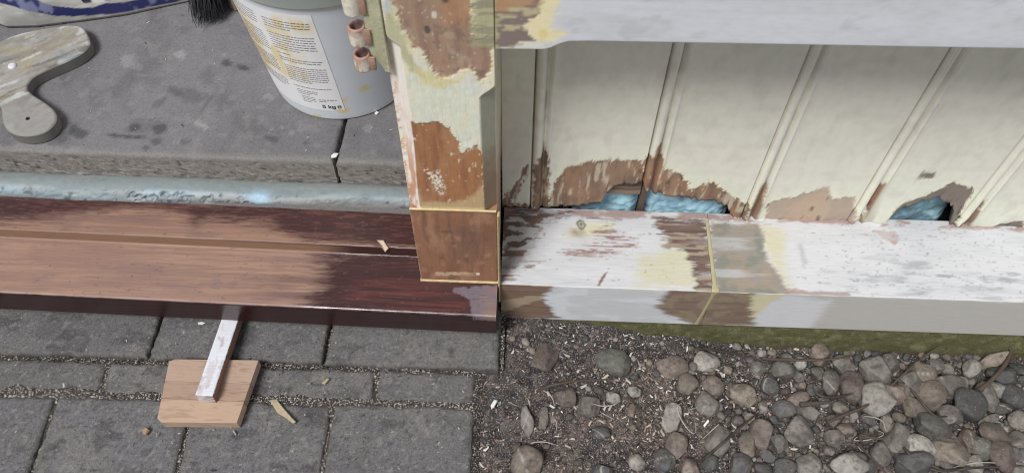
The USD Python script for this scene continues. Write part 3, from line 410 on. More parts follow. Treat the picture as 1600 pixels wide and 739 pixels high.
m = patch(Pm, Q['up'], 5, .13, .13, .7, 5, 3); lay(alb, m, wdu); ed += m
lay(alb, m*ss(.5, .75, fb(Pm[:, 0]*.12, Pm[:, 1]*.06, 9, 5, 5)), V_(168, 148, 128), .6); lay(alb, m*ss(.6, .72, fb(Pm[:, 0]*.09, Pm[:, 1]*.09, 4, 5, 9)), V_(104, 90, 82), .5); lay(alb, m*ss(.73, .80, fb(Pm[:, 0]*.3, Pm[:, 1]*.2, 14, 4, 5)), V_(196, 186, 168), .6)
lay(alb, m*ss(-.052, -.045, V[:, 0])*ss(-.010, -.03, V[:, 0])*ss(.55, .575, V[:, 2]), V_(170, 124, 84), .5)
m = patch(Pm, Q['low'], 4, .15, .15, .6, 5, 7); lay(alb, m, wd); ed += m
lay(alb, m*patch(Pm, Q['scrA'], 5, .35, .35, .7, 4)*ss(.42, .52, fb(Pm[:, 0]*.5, Pm[:, 1]*.35, 2, 3)), V_(216, 206, 190), .9); lay(alb, patch(Pm, Q['scrB'], 4, .4, .4, .7)*ss(.45, .5, fb(Pm[:, 0]*.4, Pm[:, 1]*.3, 5, 3)), V_(222, 212, 200), .9)
lay(alb, m*ss(.73, .80, fb(Pm[:, 0]*.25, Pm[:, 1]*.1, 4, 5)), V_(206, 190, 168), .7)
mf = patch(Pm, Q['fill'], 3, .08, .08, 2.5); lay(alb, mf, V_(188, 168, 128), .62); lay(alb, ss(.268, .2645, V[:, 2]), V_(196, 176, 128), .8)
lay(alb, mf*(ss(-.104, -.108, V[:, 0])+ss(-.02, -.008, V[:, 0])), V_(200, 180, 130), .8)
m = patch(Pm, Q['green'], 6, .03, .2, 2.5); lay(alb, m, V_(158, 154, 118), .9); lay(alb, m*ss(.45, .6, fb(Pm[:, 0]*.03, Pm[:, 1]*.3, 1, 4)), V_(136, 130, 112), .8); ed += m*.5
left = (V[:, 0] < -.088) & (V[:, 1] > .0006) & (V[:, 2] < .545); lay(alb, left, V_(214, 206, 198))       # planed chamfer
lz = ss(.46, .30, V[:, 2]+.06*(fb(V[:, 2]*30, 0, 0, 3, 2)-.5)); lay(alb, left*lz*ss(.36, .52, fb(V[:, 2]*22, V[:, 1]*200, 0, 4, 4)), V_(176, 128, 96), .9)
ho = left*ss(.006, .011, V[:, 1]); hn = fb(V[:, 2]*260+V[:, 1]*500, V[:, 0]*60, 0, 3, 6); lay(alb, ho*ss(.45, .52, hn)*ss(.54, .48, V[:, 2]), V_(178, 126, 76), .85); lay(alb, ho*ss(.55, .62, hn), V_(226, 214, 190), .8)
right = (V[:, 0] > -.0165) & (V[:, 1] > .0006) & (V[:, 2] < .48); lay(alb, right, V_(140, 142, 124), .9); lay(alb, right*ss(.40, .31, V[:, 2]+.06*(n1-.5)), V_(122, 94, 74), .85)
re = (V[:, 0] > -.0012) & (V[:, 1] > .0012); lay(alb, re, V_(190, 184, 158), .8); lay(alb, re*ss(.36, .28, V[:, 2]+.05*(n1-.5)), V_(150, 118, 92), .8)
for x, z, r in ((-.064, .5545, .0034), (-.056, .573, .003), (-.0445, .593, .0035)): lay(alb, ss(1.1, .7, np.hypot((V[:, 0]-x)/r, (V[:, 2]-z)/(r*1.7))), V_(70, 70, 66) if x != -.056 else V_(196, 194, 178), .9)
V2 = V.copy(); V2[:, 1] += np.where(V[:, 1] < .0006, .0011*np.clip(ed, 0, 1)+.0003*(fb(Pm[:, 0]*.2, Pm[:, 1]*.2, 0, 3, 1)-.5), 0)
amesh('shaft', V2, F, alb, .55+.15*np.clip(ed, 0, 1), L_wood_z, post)
# base block, filler line at its foot
secs = []
for z in np.r_[np.arange(.0915, .2585, .0016), .2585]:
    pts = dense([(-.1095, .10), (-.1095, .0004), (-.1087, -.0004), (-.0022, -.0004), (-.0008, .0012), (-.0008, .10)], [.02, .001, .0016, .001, .02, .03], .0005); secs.append(np.c_[pts, np.full(len(pts), z)])
V, F = loft(secs); Pm = V[:, [0, 2]]*1000; alb = wood_post(V, (136, 96, 74), (110, 78, 62)); lay(alb, patch(Pm, Q['basedark'], 14, .07, .07, 14), V_(98, 78, 68), .6)
lay(alb, patch(Pm, Q['baseline'], 1.2, .2, .6, .6)*ss(.35, .5, fb(Pm[:, 0]*.12, Pm[:, 1]*.5)), V_(188, 160, 132), .8)
lay(alb, (ss(-.1075, -.1090, V[:, 0])+ss(-.0028, -.0010, V[:, 0]))*ss(.35, .6, fb(Pm[:, 1]*.09, Pm[:, 0]*.05, 0, 4, 6)), V_(164, 146, 116), .6); lay(alb, ss(.55, .78, fb(Pm[:, 0]*.12, Pm[:, 1]*.05, 5, 5, 8)), V_(160, 122, 98), .5); lay(alb, ss(.68, .80, fb(Pm[:, 0]*.12, Pm[:, 1]*.08, 8, 5, 8)), V_(88, 68, 58), .5); lay(alb, ss(.0012, 0, np.abs(V[:, 2]-.2570)), V_(96, 76, 60), .8)
lay(alb, ss(1.2, .7, np.hypot((V[:, 0]+.0285)/.0026, (V[:, 2]-.111)/.003)), V_(230, 214, 196), .95)
amesh('base_block', V, F, alb, .58, L_wood_z, post)
V, F = loft([[(x, .01, .0862), (x, -.0016-.0012*fb(x*90, 0), .0868), (x, -.0018-.0012*fb(x*120, 1), .0895), (x, -.0006, .0918), (x, .01, .0918)] for x in np.arange(-.1100, .0012, .0015)])
amesh('filler_line', V, F, np.clip(V_(168, 148, 110)*(.75+.5*fb(V[:, 0]*120, V[:, 1]*200, 0, 3, 3))[:, None], 0, .8), .5, L_plain, post)
V, F = loft([[(-.0007, .004, z), (-.0006, -.0035-.0015*fb(z*200, 3), z), (.0024, -.0030-.0015*fb(z*240, 8), z), (.0026, .004, z)] for z in np.arange(.040, .258, .002)])
alb = np.tile(V_(182, 164, 122), (len(V), 1)); lay(alb, ss(.10, .13, V[:, 2]), V_(160, 140, 104), .7); amesh('corner_filler', V, F, alb, .55, L_plain, post)
# tapped-off fillet corners of filler at the joint between shaft and base
V, F = loft([[(x, .002, .2590), (x, -.0007, .2592), (x, -.0006, .2612+.0015*fb(x*80, 0)), (x, .002, .262)] for x in np.arange(-.1095, -.0005, .0015)]); amesh('joint_filler', V, F, np.clip(V_(182, 162, 122)*(.75+.5*fb(V[:, 0]*120, V[:, 2]*200, 0, 3, 3))[:, None], 0, .8), .5, L_plain, post)

# ---------------- hinge on the post's left edge
hg = thing('hinge', 'old paint-clogged door hinge with rusty knuckles on the left edge of the door post', 'hinge', (-.13, .0, .5))
secs = []
for z in np.r_[.4985, np.arange(.503, .70, .004)]:
    w = ss(.496, .530, z); x1 = -.1045-.0005; x0 = x1-.0185*(.35+.65*w)-.0*z; secs.append([(x0, .0035, z), (x0+.001, .0, z), (x1-.001, -.0012, z), (x1, .0, z), (x1, .006, z), (x0, .006, z)])
V, F = loft(secs); alb = np.tile(V_(158, 156, 128), (len(V), 1)); lay(alb, ss(.52, .7, fb(V[:, 0]*150, V[:, 2]*60, 0, 4)), V_(180, 176, 150), .7); amesh('leaf', V, F, alb, .5, L_metal, hg)
for z0, z1, dark in ((.500, .5205, .55), (.5335, .5565, .3), (.5715, .597, .0), (.609, .632, .0)):
    secs = []; R = .0088; cx, cy = -.1318, .003; a = np.linspace(0, 2*np.pi, 40, endpoint=False)
    for r, z in ((R*.45, z0+.0006), (R*.85, z0), (R*.97, z0+.0012), (R, z0+.003), (R*1.02, (z0+z1)/2), (R, z1-.0022), (R*.95, z1-.0006), (R*.85, z1), (R*.66, z1-.0008), (R*.56, z1-.003), (R*.55, z1-.012), (R*.3, z1-.0122)):
        j = 1+.05*(fb(np.cos(a)*2+z*90, np.sin(a)*2, z*60, 3, 4)-.5); secs.append(np.c_[cx+np.cos(a)*r*j, cy+np.sin(a)*r*j, np.full(40, z)])
    V, F = loft(secs); rr = np.hypot(V[:, 0]-cx, V[:, 1]-cy); alb = np.tile(V_(196, 188, 172), (len(V), 1)); n = fb(V[:, 0]*220, V[:, 1]*220, V[:, 2]*160, 4, int(z0*1000))
    lay(alb, ss(.62-.3*dark, .75-.3*dark, n), V_(150, 112, 96), .8); lay(alb, ss(z1-.006, z1-.001, V[:, 2])*(dark > 0), V_(148, 104, 92), .8); lay(alb, (rr < R*.75)*(V[:, 2] > z0+.004), V_(96, 74, 70), .9)
    kn = amesh('knuckle', V, F, alb, .55, L_metal, hg)
    V, F = loft([[(x, cy-.0055, z0+.002), (x, cy-.0060, z1-.002), (x, cy-.0015, z1-.002), (x, cy-.001, z0+.002)] for x in np.linspace(-.1300, -.1185, 5)]); amesh('strap', V, F, V_(150, 120, 104), .55, L_metal, kn)

# ---------------- wall panel: grooved boards behind, rail in front
wp = thing('wall_panel', 'cream bead board door panel rotting along its bottom edge under a white rail', 'panel', (.4, .12, .09))
def zrail(x): return np.interp(x, [-.01, .040, .047, .054, .062, .070, .09, .95], [.5324, .5336, .5340, .5362, .5415, .5449, .5462, .5595])
xs = np.r_[np.arange(0.0006, .12, .0016), np.arange(.12, .95, .0045), np.arange(.96, 1.5, .03)]
secs = []
for x in xs:
    zb = float(zrail(x)); m = 60 if x < .12 else 40; secs.append([(x, .105, zb+.004), (x, .004, zb), (x, .0012, zb), (x, .0002, zb+.0008), (x, 0, zb+.0022)]+[(x, 0, zb+.003+(.69-zb-.003)*t) for t in np.linspace(.01, 1, m)]+[(x, .105, .69)]+([] if x < .12 else [(x, .105, .69-.0001*k) for k in range(1, 21)]))
V, F = loft(secs); Pm = V[:, [0, 2]]*1000; alb = np.tile(V_(194, 196, 200), (len(V), 1)); n = fb(V[:, 0]*14, V[:, 2]*30, 0, 4, 5); lay(alb, ss(.45, .7, n), V_(186, 188, 190), .6); lay(alb, ss(.5, .75, fb(V[:, 0]*6, V[:, 2]*160, 0, 5, 15)), V_(182, 184, 188), .5); lay(alb, ss(.66, .78, fb(V[:, 0]*40, V[:, 2]*70, 3, 5, 25)), V_(170, 172, 174), .5)
fe = lambda k, amp=6, s=.7, sx=.03, sy=.28, sdn=1: patch(Pm, Q[k], amp, sx, sy, s, 5, sdn)
lay(alb, ss(.12, .05, V[:, 0]+.01*(n-.5))*ss(.075, .04, V[:, 0]), V_(206, 206, 196), .6)
lay(alb, fe('cream', 7, 1.2), V_(214, 204, 166)); lay(alb, fe('green', 8, 2), V_(158, 154, 118)); lay(alb, fe('railor', 6, 1.5, sdn=4), V_(166, 130, 98), .95); lay(alb, fe('raildark', 7, .9, sdn=6), V_(124, 110, 104))
lay(alb, fe('raildark', 7, .9, sdn=6)*ss(.5, .62, fb(V[:, 0]*60, V[:, 2]*300, 0, 4, 2)), V_(190, 180, 140), .75); lay(alb, ss(.0022, .0006, V[:, 2]-zrail(V[:, 0]))*(V[:, 0] < .06), V_(222, 216, 206), .8)
lay(alb, ss(1.1, .6, np.hypot((V[:, 0]-.046)/.005, (V[:, 2]-.5545)/.007)), V_(206, 186, 110), .6)
amesh('rail', V, F, alb, .42, L_paint, wp)
# boards
GP, G0, YP = .1556, .0406, .1188
zb1 = np.array(D['zbot'])/1000; zb2 = np.array([(.5668, .090), (.569, .112), (.577, .133), (.596, .148), (.616, .1585), (.634, .149), (.650, .130), (.660, .093)])
def zbot(x):
    z = np.interp(x, zb1[:, 0], zb1[:, 1]); z = np.where(x > zb1[-1, 0], .0905, z); z = np.where((x > .567) & (x < .6605), np.interp(x, zb2[:, 0], zb2[:, 1]), z)
    return z+np.where(z > .098, (fb(x*220, 0, 0, 5, 4)-.5)*.013, 0)
def prof_y(u):      # mm from the groove: a groove, a round bead, a second groove, a chamfer
    u = np.asarray(u, float)*1000; y = np.zeros_like(u)
    y = np.where((u >= 0) & (u < 2.4), 5.5*np.minimum(1, (2.4-u)/1.6), y); b = (u >= 2.4) & (u < 14.5); y = np.where(b, 4.0-8.6*np.sqrt(np.maximum(0, 1-((u-8.45)/6.1)**2)), y)
    y = np.where((u >= 14.5) & (u < 17.5), 5.0, y); y = np.where((u >= 17.5) & (u < 26), 5.0-7.2*np.sin(np.clip((u-17.5)/8.5, 0, 1)*2.2)**1.0, y); y = np.where((u >= 26) & (u < 34), -.85*(1-(u-26)/8)**2, y); return y/1000
bl = [(.0008, G0)]+[(G0+k*GP, G0+(k+1)*GP) for k in range(9)]
for x0, x1 in bl:
    fine = np.unique(np.r_[x0+.0001, x0+np.array([.0004, .0012, .0024, .003, .004, .0055, .0075, .0095, .011, .0124, .0132, .0138, .0144, .0152, .0162, .0174, .018, .0195, 0.0203, .021, .022, .023, .0238, .0246, .0253]) if x0 > .01 else [x0], np.arange(x0+.0262 if x0 > .01 else x0+.001, x1-.0006, .0018 if x0 < .8 else .01), x1-.0003])
    if x0 > .01: u = fine-x0
    else: u = np.full(len(fine), .05)
    T_ = np.r_[np.linspace(0, .16, 26), np.linspace(.175, 1, 62)]; secs = []
    for x, uu in zip(fine, u):
        z0 = float(zbot(x)); zt = .575; yy = YP+float(prof_y(uu)); z = z0+(zt-z0)*T_; er = .0035*fb(x*90, z*40, 0, 3, 6)*ss(.03, 0, z-z0)
        secs.append(np.vstack([np.c_[np.full(len(z), x), yy+er, z], [[x, YP+.012, zt]], [[x, YP+.012, z0+.003]]]))
    V, F = loft(secs); Pm = V[:, [0, 2]]*1000; R_ = D['panel']; uu = V[:, 0]-x0 if x0 > .01 else V[:, 0]*0+.05
    alb = np.tile(V_(198, 195, 183), (len(V), 1)); n = fb(V[:, 0]*12, V[:, 2]*9, 0, 4, 7); lay(alb, ss(.4, .7, n), V_(193, 190, 179), .6); lay(alb, ss(.55, .8, fb(V[:, 0]*20, V[:, 2]*120, 0, 4, 17)), V_(184, 180, 168), .4)
    lay(alb, patch(Pm, R_['grn'], 14, .03, .03, 14), V_(196, 198, 180), .6); lay(alb, ss(.6, .8, fb(V[:, 0]*50, V[:, 2]*30, 0, 5, 2)), V_(176, 172, 160), .4)
    wdp = np.tile(V_(130, 102, 82), (len(V), 1)); g = fb(V[:, 0]*140, V[:, 2]*14, 0, 4, 5); lay(wdp, ss(.4, .65, g), V_(104, 80, 66), .8); lay(wdp, ss(.52, .7, fb(V[:, 0]*30, V[:, 2]*20, 0, 4, 9)), V_(152, 112, 84), .55); lay(wdp, ss(.6, .70, fb(V[:, 0]*190, V[:, 2]*34, 2, 5, 3)), V_(186, 172, 150), .75)
    bare_ = np.zeros(len(V))
    for k in ('p1', 'p2', 'p3', 'p4'): halo(Pm, R_[k], alb, V_(206, 202, 176), 4, 6, .2, .12, 2.5, .7, 3)
    for k, amp, s in (('p1', 5, .7), ('p2', 6, .7), ('p3', 5, 1.5), ('p4', 5, .8), ('p4b', 2, .6), ('p5', 5, .8), ('p6', 6, .8), ('g1', 4, .8), ('g2', 4, .8), ('g3', 4, .8), ('g4', 4, .8), ('p7', 4, .8)):
        m = patch(Pm, R_[k], amp, .22, .13, s, 4, len(k)+ord(k[0])+ord(k[1]));  m = m*(1 if k[0] == 'p' else ss(.006, .012, uu)*ss(.026, .02, uu)+.35*ss(.1, .0, V[:, 2]-.09))
        m = np.clip(m, 0, 1); src = wdp if k not in ('p3', 'p4', 'p4b', 'p7') else np.tile(V_(164, 146, 130) if k == 'p3' else V_(112, 100, 92), (len(V), 1)); lay(alb, m, src, .95); bare_ = np.maximum(bare_, m)
    lay(alb, patch(Pm, R_['tan'], 6, .1, .1, 3)*bare_, V_(182, 158, 134), .6)
    lay(alb, bare_*ss(.64, .80, fb(V[:, 0]*120, V[:, 2]*40, 7, 5, 3)), V_(74, 60, 52), .7); lay(alb, ss(.010, .0, V[:, 2]-zbot(V[:, 0]))*(.4+.6*bare_)*ss(.4, .6, fb(V[:, 0]*90, V[:, 2]*90, 0, 3)), V_(74, 60, 52), .7)
    lay(alb, ss(.0028, .0004, uu)*(x0 > .01), V_(120, 116, 104), .6); lay(alb, ss(.0022, .0006, np.abs(uu-.0152))*(x0 > .01)*ss(.3, .6, fb(V[:, 2]*30, x0*50, 0, 3)), V_(126, 120, 106), .6)
    V[:, 1] += np.where(V[:, 1] < YP+.006, .0014*bare_, 0)
    alb = np.clip(alb*np.where(bare_ > .5, .96, 1.12)[:, None], 0, .84); amesh('board', V, F, alb, .5+.2*bare_, L_panel, wp)
# inside the wall: backing, batten, blue foam
bk = tag(amesh('wall_core', *loft([[(x, .19, -.10), (x, .19, .60), (x, .25, .60), (x, .25, -.10)] for x in (.004, 1.45)]), V_(60, 54, 50), .9, L_plain, smooth=False), 'dark rough core board inside the rotten door panel', 'core board')
V, F = loft([dense([(x, .1335, .128), (x, .1335, .215), (x, .150, .215), (x, .150, .128)], .004)+np.array([0, .0015*fb(x*60, 0)-.001, .006*(fb(x*30, 2)-.5)]) for x in np.arange(.120, .204, .004)]); alb = np.tile(V_(120, 104, 90), (len(V), 1)); lay(alb, ss(.45, .6, fb(V[:, 0]*14, V[:, 2]*200, 0, 4)), V_(84, 70, 62)); tag(amesh('batten', V, F, alb, .8, L_wood_x), 'weathered brown batten seen through the rot hole in the panel', 'batten')
V, F = loft([dense([(x, .1335, .075), (x, .1335, .165), (x, .142, .165), (x, .142, .075)], .006)+np.array([.004*(fb(x*80, 1)-.5), 0, 0]) for x in np.arange(.2015, .2115, .002)]); tag(amesh('tongue_stub', V, F, V_(84, 66, 54), .85, L_wood_z), 'thin broken wooden stub hanging in the rot hole before the blue foam', 'wood stub')
def foam(x0, x1, label, zt, seed, col):
    xs, zs_ = np.arange(x0, x1, .0022), np.linspace(.02, zt, 48); secs = []
    for x in xs:
        e = min(1, (x-x0)/.015, (x1-x)/.015); n = fb(x*30, zs_*30, 0, 3, seed); secs.append(np.vstack([np.c_[np.full(48, x), (.166+.004*(fb(x*160, zs_*160, 0, 3, seed+2)-.5))-.022*np.sqrt(max(e, .02))*np.sqrt(np.clip(1-((zs_-.02)/(zt-.019))**4, .02, 1))-.012*(n-.5), zs_], [[x, .188, zt]], [[x, .188, .02]]]))
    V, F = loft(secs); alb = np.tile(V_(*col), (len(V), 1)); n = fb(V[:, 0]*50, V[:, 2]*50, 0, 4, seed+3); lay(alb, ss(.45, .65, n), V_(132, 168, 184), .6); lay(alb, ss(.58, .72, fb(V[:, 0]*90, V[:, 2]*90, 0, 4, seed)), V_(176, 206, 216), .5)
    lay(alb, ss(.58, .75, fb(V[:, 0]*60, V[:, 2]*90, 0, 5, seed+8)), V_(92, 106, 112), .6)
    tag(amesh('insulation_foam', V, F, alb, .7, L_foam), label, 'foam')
foam(.105, .205, 'blue insulation foam left of the wooden stub in the large rot hole', .120, 3, (148, 184, 198))
foam(.208, .345, 'lumpy blue insulation foam right of the stub in the large rot hole', .118, 13, (158, 194, 208))
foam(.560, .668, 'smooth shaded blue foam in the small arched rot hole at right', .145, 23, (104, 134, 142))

# ---------------- white sill under the panel
ws = thing('panel_sill', 'peeling white painted wooden sill with a brown stripped end beside the door post', 'sill', (.4, .03, -.0168))
prof = dense([(.128, -.0165), (0, -.0165), (0, .0830), (.0008, .0838), (.128, .0944)], [.02, .0018, .0006, .0017, .02], .0007)
Wt, Wf = D['wtop'], D['wfr']
def sill_board(x0, x1):
    xs = np.r_[np.arange(x0, min(x1, .86)-.0004, .0016 if x0 < .2 else .0020), np.arange(.86, x1-.01, .015) if x1 > .9 else [], x1]; xs = xs if x0 > .2 else xs
    V, F = loft([np.c_[np.full(len(prof), x), prof+np.array([0, -.0008*max(0, x)])] for x in xs]); top = V[:, 1] > .0003; ft = ~top; Pt, Pf = V[:, :2]*1000, V[:, [0, 2]]*1000
    alb = np.tile(H(208, 208, 210), (len(V), 1)); lay(alb, ss(.45, .7, fb(V[:, 0]*10, V[:, 1]*40, 0, 4, 3))*top, H(199, 200, 202), .6)
    wdh = np.tile(H(112, 94, 86), (len(V), 1)); g = fb(V[:, 0]*12, V[:, 1]*300, V[:, 2]*300, 4, 5); lay(wdh, ss(.4, .65, g), H(84, 70, 65), .65); lay(wdh, ss(.5, .7, fb(V[:, 0]*30, V[:, 1]*200, 0, 5, 8)), H(142, 108, 95), .5)
    lay(alb, ft, V_(184, 186, 186)); lay(alb, ft*ss(.45, .62, fb(V[:, 0]*26, V[:, 2]*60, 0, 4, 6)), V_(200, 202, 206), .7); br = np.zeros(len(V))
    def t(k, col, amp=7, soft=.8, op=1.0, sx=.035, sy=.3, sdn=0, reg=top, Pq=None, pol=None, b=0):
        m = reg*patch(Pt if Pq is None else Pq, (Wt if pol is None else pol)[k], amp, sx, sy, soft, 5, sdn); lay(alb, m, col, op)
        if b: br[:] = np.maximum(br, m)
        return m
    t('yB', H(200, 195, 162), 16, 9, .8, .05, .33); t('yA', H(208, 205, 172), 5, 5, .8); t('yC', H(204, 198, 166), 8, 7, .85)
    st = ss(.47, .53, fb(V[:, 0]*22, V[:, 1]*420, 0, 4, 21))
    m = top*patch(Pt, Wt['br'], 10, .06, .3, 4, 5, 3)*np.clip(st+.15, 0, 1); lay(alb, m, H(136, 98, 86), .85); m = top*patch(Pt, Wt['st'], 3, .05, .4, 1)*st; lay(alb, m, H(132, 98, 90), .9)
    m = t('b1', wdh, 10, 3, 1, .05, .26, 5, b=1); m2 = m*ss(.56, .60, fb(V[:, 0]*42, V[:, 1]*120, 0, 5, 31)); lay(alb, m2, H(204, 204, 204), .85)
    m = top*patch(Pt, Wt['b1b'], 6, .05, .25, 1, 5, 9)*st; lay(alb, m, H(124, 92, 82), .9)
    m = t('b2', wdh, 10, 3, 1, .035, .3, 8, b=1); lay(alb, m*ss(.54, .6, fb(V[:, 0]*25, V[:, 1]*260, 0, 4, 41)), H(176, 160, 138), .65)
    m = t('b3', H(140, 130, 118), 6, 3, .9, .05, .14, 4, b=1); lay(alb, m*ss(.45, .65, fb(V[:, 0]*34, V[:, 1]*40, 0, 4, 15)), H(126, 128, 118), .8); lay(alb, m*ss(.6, .68, fb(V[:, 0]*60, V[:, 1]*90, 3, 4, 5)), H(164, 144, 122), .5)
    kd = np.hypot(Pt[:, 0]-117, (Pt[:, 1]-101)*.8)+5*(fb(Pt[:, 0]*.2, Pt[:, 1]*.2, 0, 4, 3)-.5); lay(alb, top*ss(8.5, 6, kd), H(150, 144, 132), .7); lay(alb, top*ss(1.6, .4, np.abs(kd-5.2)), H(96, 90, 82), .8); lay(alb, top*ss(2.6, 1.2, kd), H(88, 84, 78), .7); m = top*np.exp(-((Pt[:, 0]-112)/12)**2-((Pt[:, 1]-88)/9)**2); lay(alb, m*ss(.4, .6, fb(V[:, 0]*60, V[:, 1]*90, 0, 4, 3)), H(140, 122, 110), .8)
    t('chip', H(186, 150, 138), 3, .6, .9, .12, .2); t('edge', H(150, 118, 110), 4.5, 1.2, .7, .05, .5); t('scr', H(178, 178, 182), 1.5, 2, .8); t('crk', H(126, 92, 86), 1.2, .6, .9)
    m = top*patch(Pt, Wt['scuff'], 10, .03, .1, 14)*ss(.50, .72, fb(V[:, 0]*30, V[:, 1]*160, 0, 5, 51)); lay(alb, m, H(150, 152, 156), .8); lay(alb, top*ss(.58, .74, fb(V[:, 0]*9, V[:, 1]*70, 4, 5, 71)), H(190, 192, 194), .6); lay(alb, top*ss(.69, .75, fb(V[:, 0]*150, V[:, 1]*420, 4, 4, 81))*ss(.40, .5, V[:, 0]), H(150, 148, 148), .5); m = top*ss(.74, .82, fb(V[:, 0]*110, V[:, 1]*260, 0, 5, 61)); lay(alb, m, H(132, 124, 120), .6)
    m = top*ss(.122, .114, V[:, 1]+.006*(fb(V[:, 0]*60, 0, 0, 4)-.5))*0+top*ss(.112, .118, V[:, 1]+.008*(fb(V[:, 0]*50, 0, 0, 4, 3)-.5)); lay(alb, m*ss(.4, .55, fb(V[:, 0]*40, V[:, 1]*90, 0, 4, 9)), H(150, 118, 106), .75)
    f = lambda k, col, amp, soft, op=1.0, sdn=0: t(k, col, amp, soft, op, .035, .3, sdn, ft, Pf, Wf)
    f('grey', V_(174, 171, 165), 12, 9); f('lav', V_(194, 194, 196), 9, 5); f('yA', V_(192, 182, 146), 7, 3, .85)
    wdv = np.tile(V_(120, 98, 84), (len(V), 1)); lay(wdv, ss(.4, .65, g), V_(96, 78, 68), .6); m = f('b1', wdv, 9, 3, 1, 5); lay(alb, ft*patch(Pf, Wf['yB'], 4, .05, .3, 1), V_(160, 144, 120), .7)
    m = f('b2', wdv, 9, 4, .95, 7); lay(alb, m*ss(.5, .6, fb(V[:, 0]*40, V[:, 2]*50, 0, 4, 3)), V_(134, 122, 100), .7)
    lay(alb, ft*ss(.0025, .0, .083-V[:, 2])*ss(.3, .5, fb(V[:, 0]*30, 0, 0, 3)), V_(214, 208, 196), .6); lay(alb, ft*ss(.006, -.014, V[:, 2]+.016)*.5*ss(.3, 0, V[:, 0]), V_(110, 98, 84), .6)
    V[:, 2] -= top*.0010*br; V[:, 2] += top*.0005*(fb(V[:, 0]*30, V[:, 1]*30, 0, 3, 4)-.5)
    amesh('sill_board', V, F, alb, np.where(top, .5, .42)+.15*br, L_wood_x, ws)
sill_board(.0030, .3040); sill_board(.3048, 1.44)
V = []; secs = []
for s_ in np.linspace(0, 1, 90):
    if s_ < .55: y = .118*(1-s_/.55); z = .0838+.0830*y; x = .3031+.003*(s_/.55); nrm = np.array([0, -.08, 1.0])
    else: y = 0; z = .0838-(s_-.55)/.45*.099; x = .3061-.008*(s_-.55)/.45; nrm = np.array([0, -1.0, 0])
    c = np.array([x, y, z-.00025]); w = .0026+.0014*fb(s_*16, 2)+.003*ss(.47, .55, s_)*ss(.62, .55, s_); b = np.array([1.0, 0, 0]); secs.append([c-b*w-nrm*.001, c-b*w*.8+nrm*.0005, c+nrm*.0009, c+b*w*.8+nrm*.0005, c+b*w-nrm*.001])
V, F = loft(secs); alb = np.where((V[:, 1] > .0004)[:, None], H(178, 171, 134), V_(150, 142, 112)); amesh('joint_filler', V, F, alb, .5, L_plain, ws)

# ---------------- mossy plinth
xs = np.r_[np.arange(-.02, .95, .0035), np.arange(.96, 1.46, .012)]; secs = []
for x in xs:
    pf = np.array([(.06, -.0185), (.004, -.0185)]+[(.002-.014*t, -.0195-.06*t) for t in np.linspace(0, 1, 26)]+[(-.012, -.13), (.06, -.13)]); n = fb(x*120, pf[:, 1]*120, 0, 4, 3)-.5; n2 = fb(x*14, pf[:, 1]*30, 0, 3, 5)-.5
    pf[2:28, 0] += n[2:28]*.004+n2[2:28]*.004; secs.append(np.c_[np.full(len(pf), x), pf])
V, F = loft(secs); alb = np.tile(V_(84, 82, 56), (len(V), 1)); n = fb(V[:, 0]*30, V[:, 2]*50, 0, 5, 4); lay(alb, ss(.4, .65, n), V_(76, 76, 50), .7); lay(alb, ss(.55, .72, fb(V[:, 0]*110, V[:, 2]*110, 0, 4, 8)), V_(116, 112, 82), .5)
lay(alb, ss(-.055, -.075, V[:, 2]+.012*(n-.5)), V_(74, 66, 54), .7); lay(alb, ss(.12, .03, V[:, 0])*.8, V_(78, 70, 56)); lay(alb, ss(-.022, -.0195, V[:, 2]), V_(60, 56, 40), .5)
tag(amesh('plinth', V, F, alb, .95, L_moss), 'concrete plinth strip covered in green moss below the white sill', 'plinth')

# ---------------- prop: square block and white stick
def quadprism(c, z0, z1, r=.0008, step=.002):
    c = np.asarray(c, float); pr = dense(c, step, r); cen = pr.mean(0); secs = []
    for z, k in ((z0, 1-.006), (z0+.0006, 1.0), ((z0+z1)/2, 1), (z1-.0008, 1), (z1-.0002, 1-.005), (z1, 1-.012)): secs.append(np.c_[cen+(pr-cen)*k, np.full(len(pr), z)])
    return secs
blk = thing('wood_block', 'small square block of pale beech under the white stick on the paving', 'block', (-.4, -.15, .001))
c = [(-.4575, -.1905), (-.4505, -.1965), (-.3475, -.1935), (-.337, -.1000), (-.4570, -.1030), (-.4635, -.1075)]
xx = np.linspace(0, 1, 64)
def blockpart(y_lo, y_hi, tone, nm, sd_):
    poly = Polygon(c).buffer(-.0006).buffer(.0006).intersection(Polygon([(-.6, y_lo), (0, y_lo), (0, y_hi), (-.6, y_hi)])); q = np.array(poly.exterior.coords)[:-1]; V, F = loft(quadprism(q, .0025, .0195)); 
    top = V[:, 2] > .018; kx, ky = V[:, 0]*.8+V[:, 1]*.45, V[:, 1]*.8-V[:, 0]*.45
    alb = np.tile(H(*tone), (len(V), 1)); amesh(nm, V, F, alb, .55, L_beech, blk)
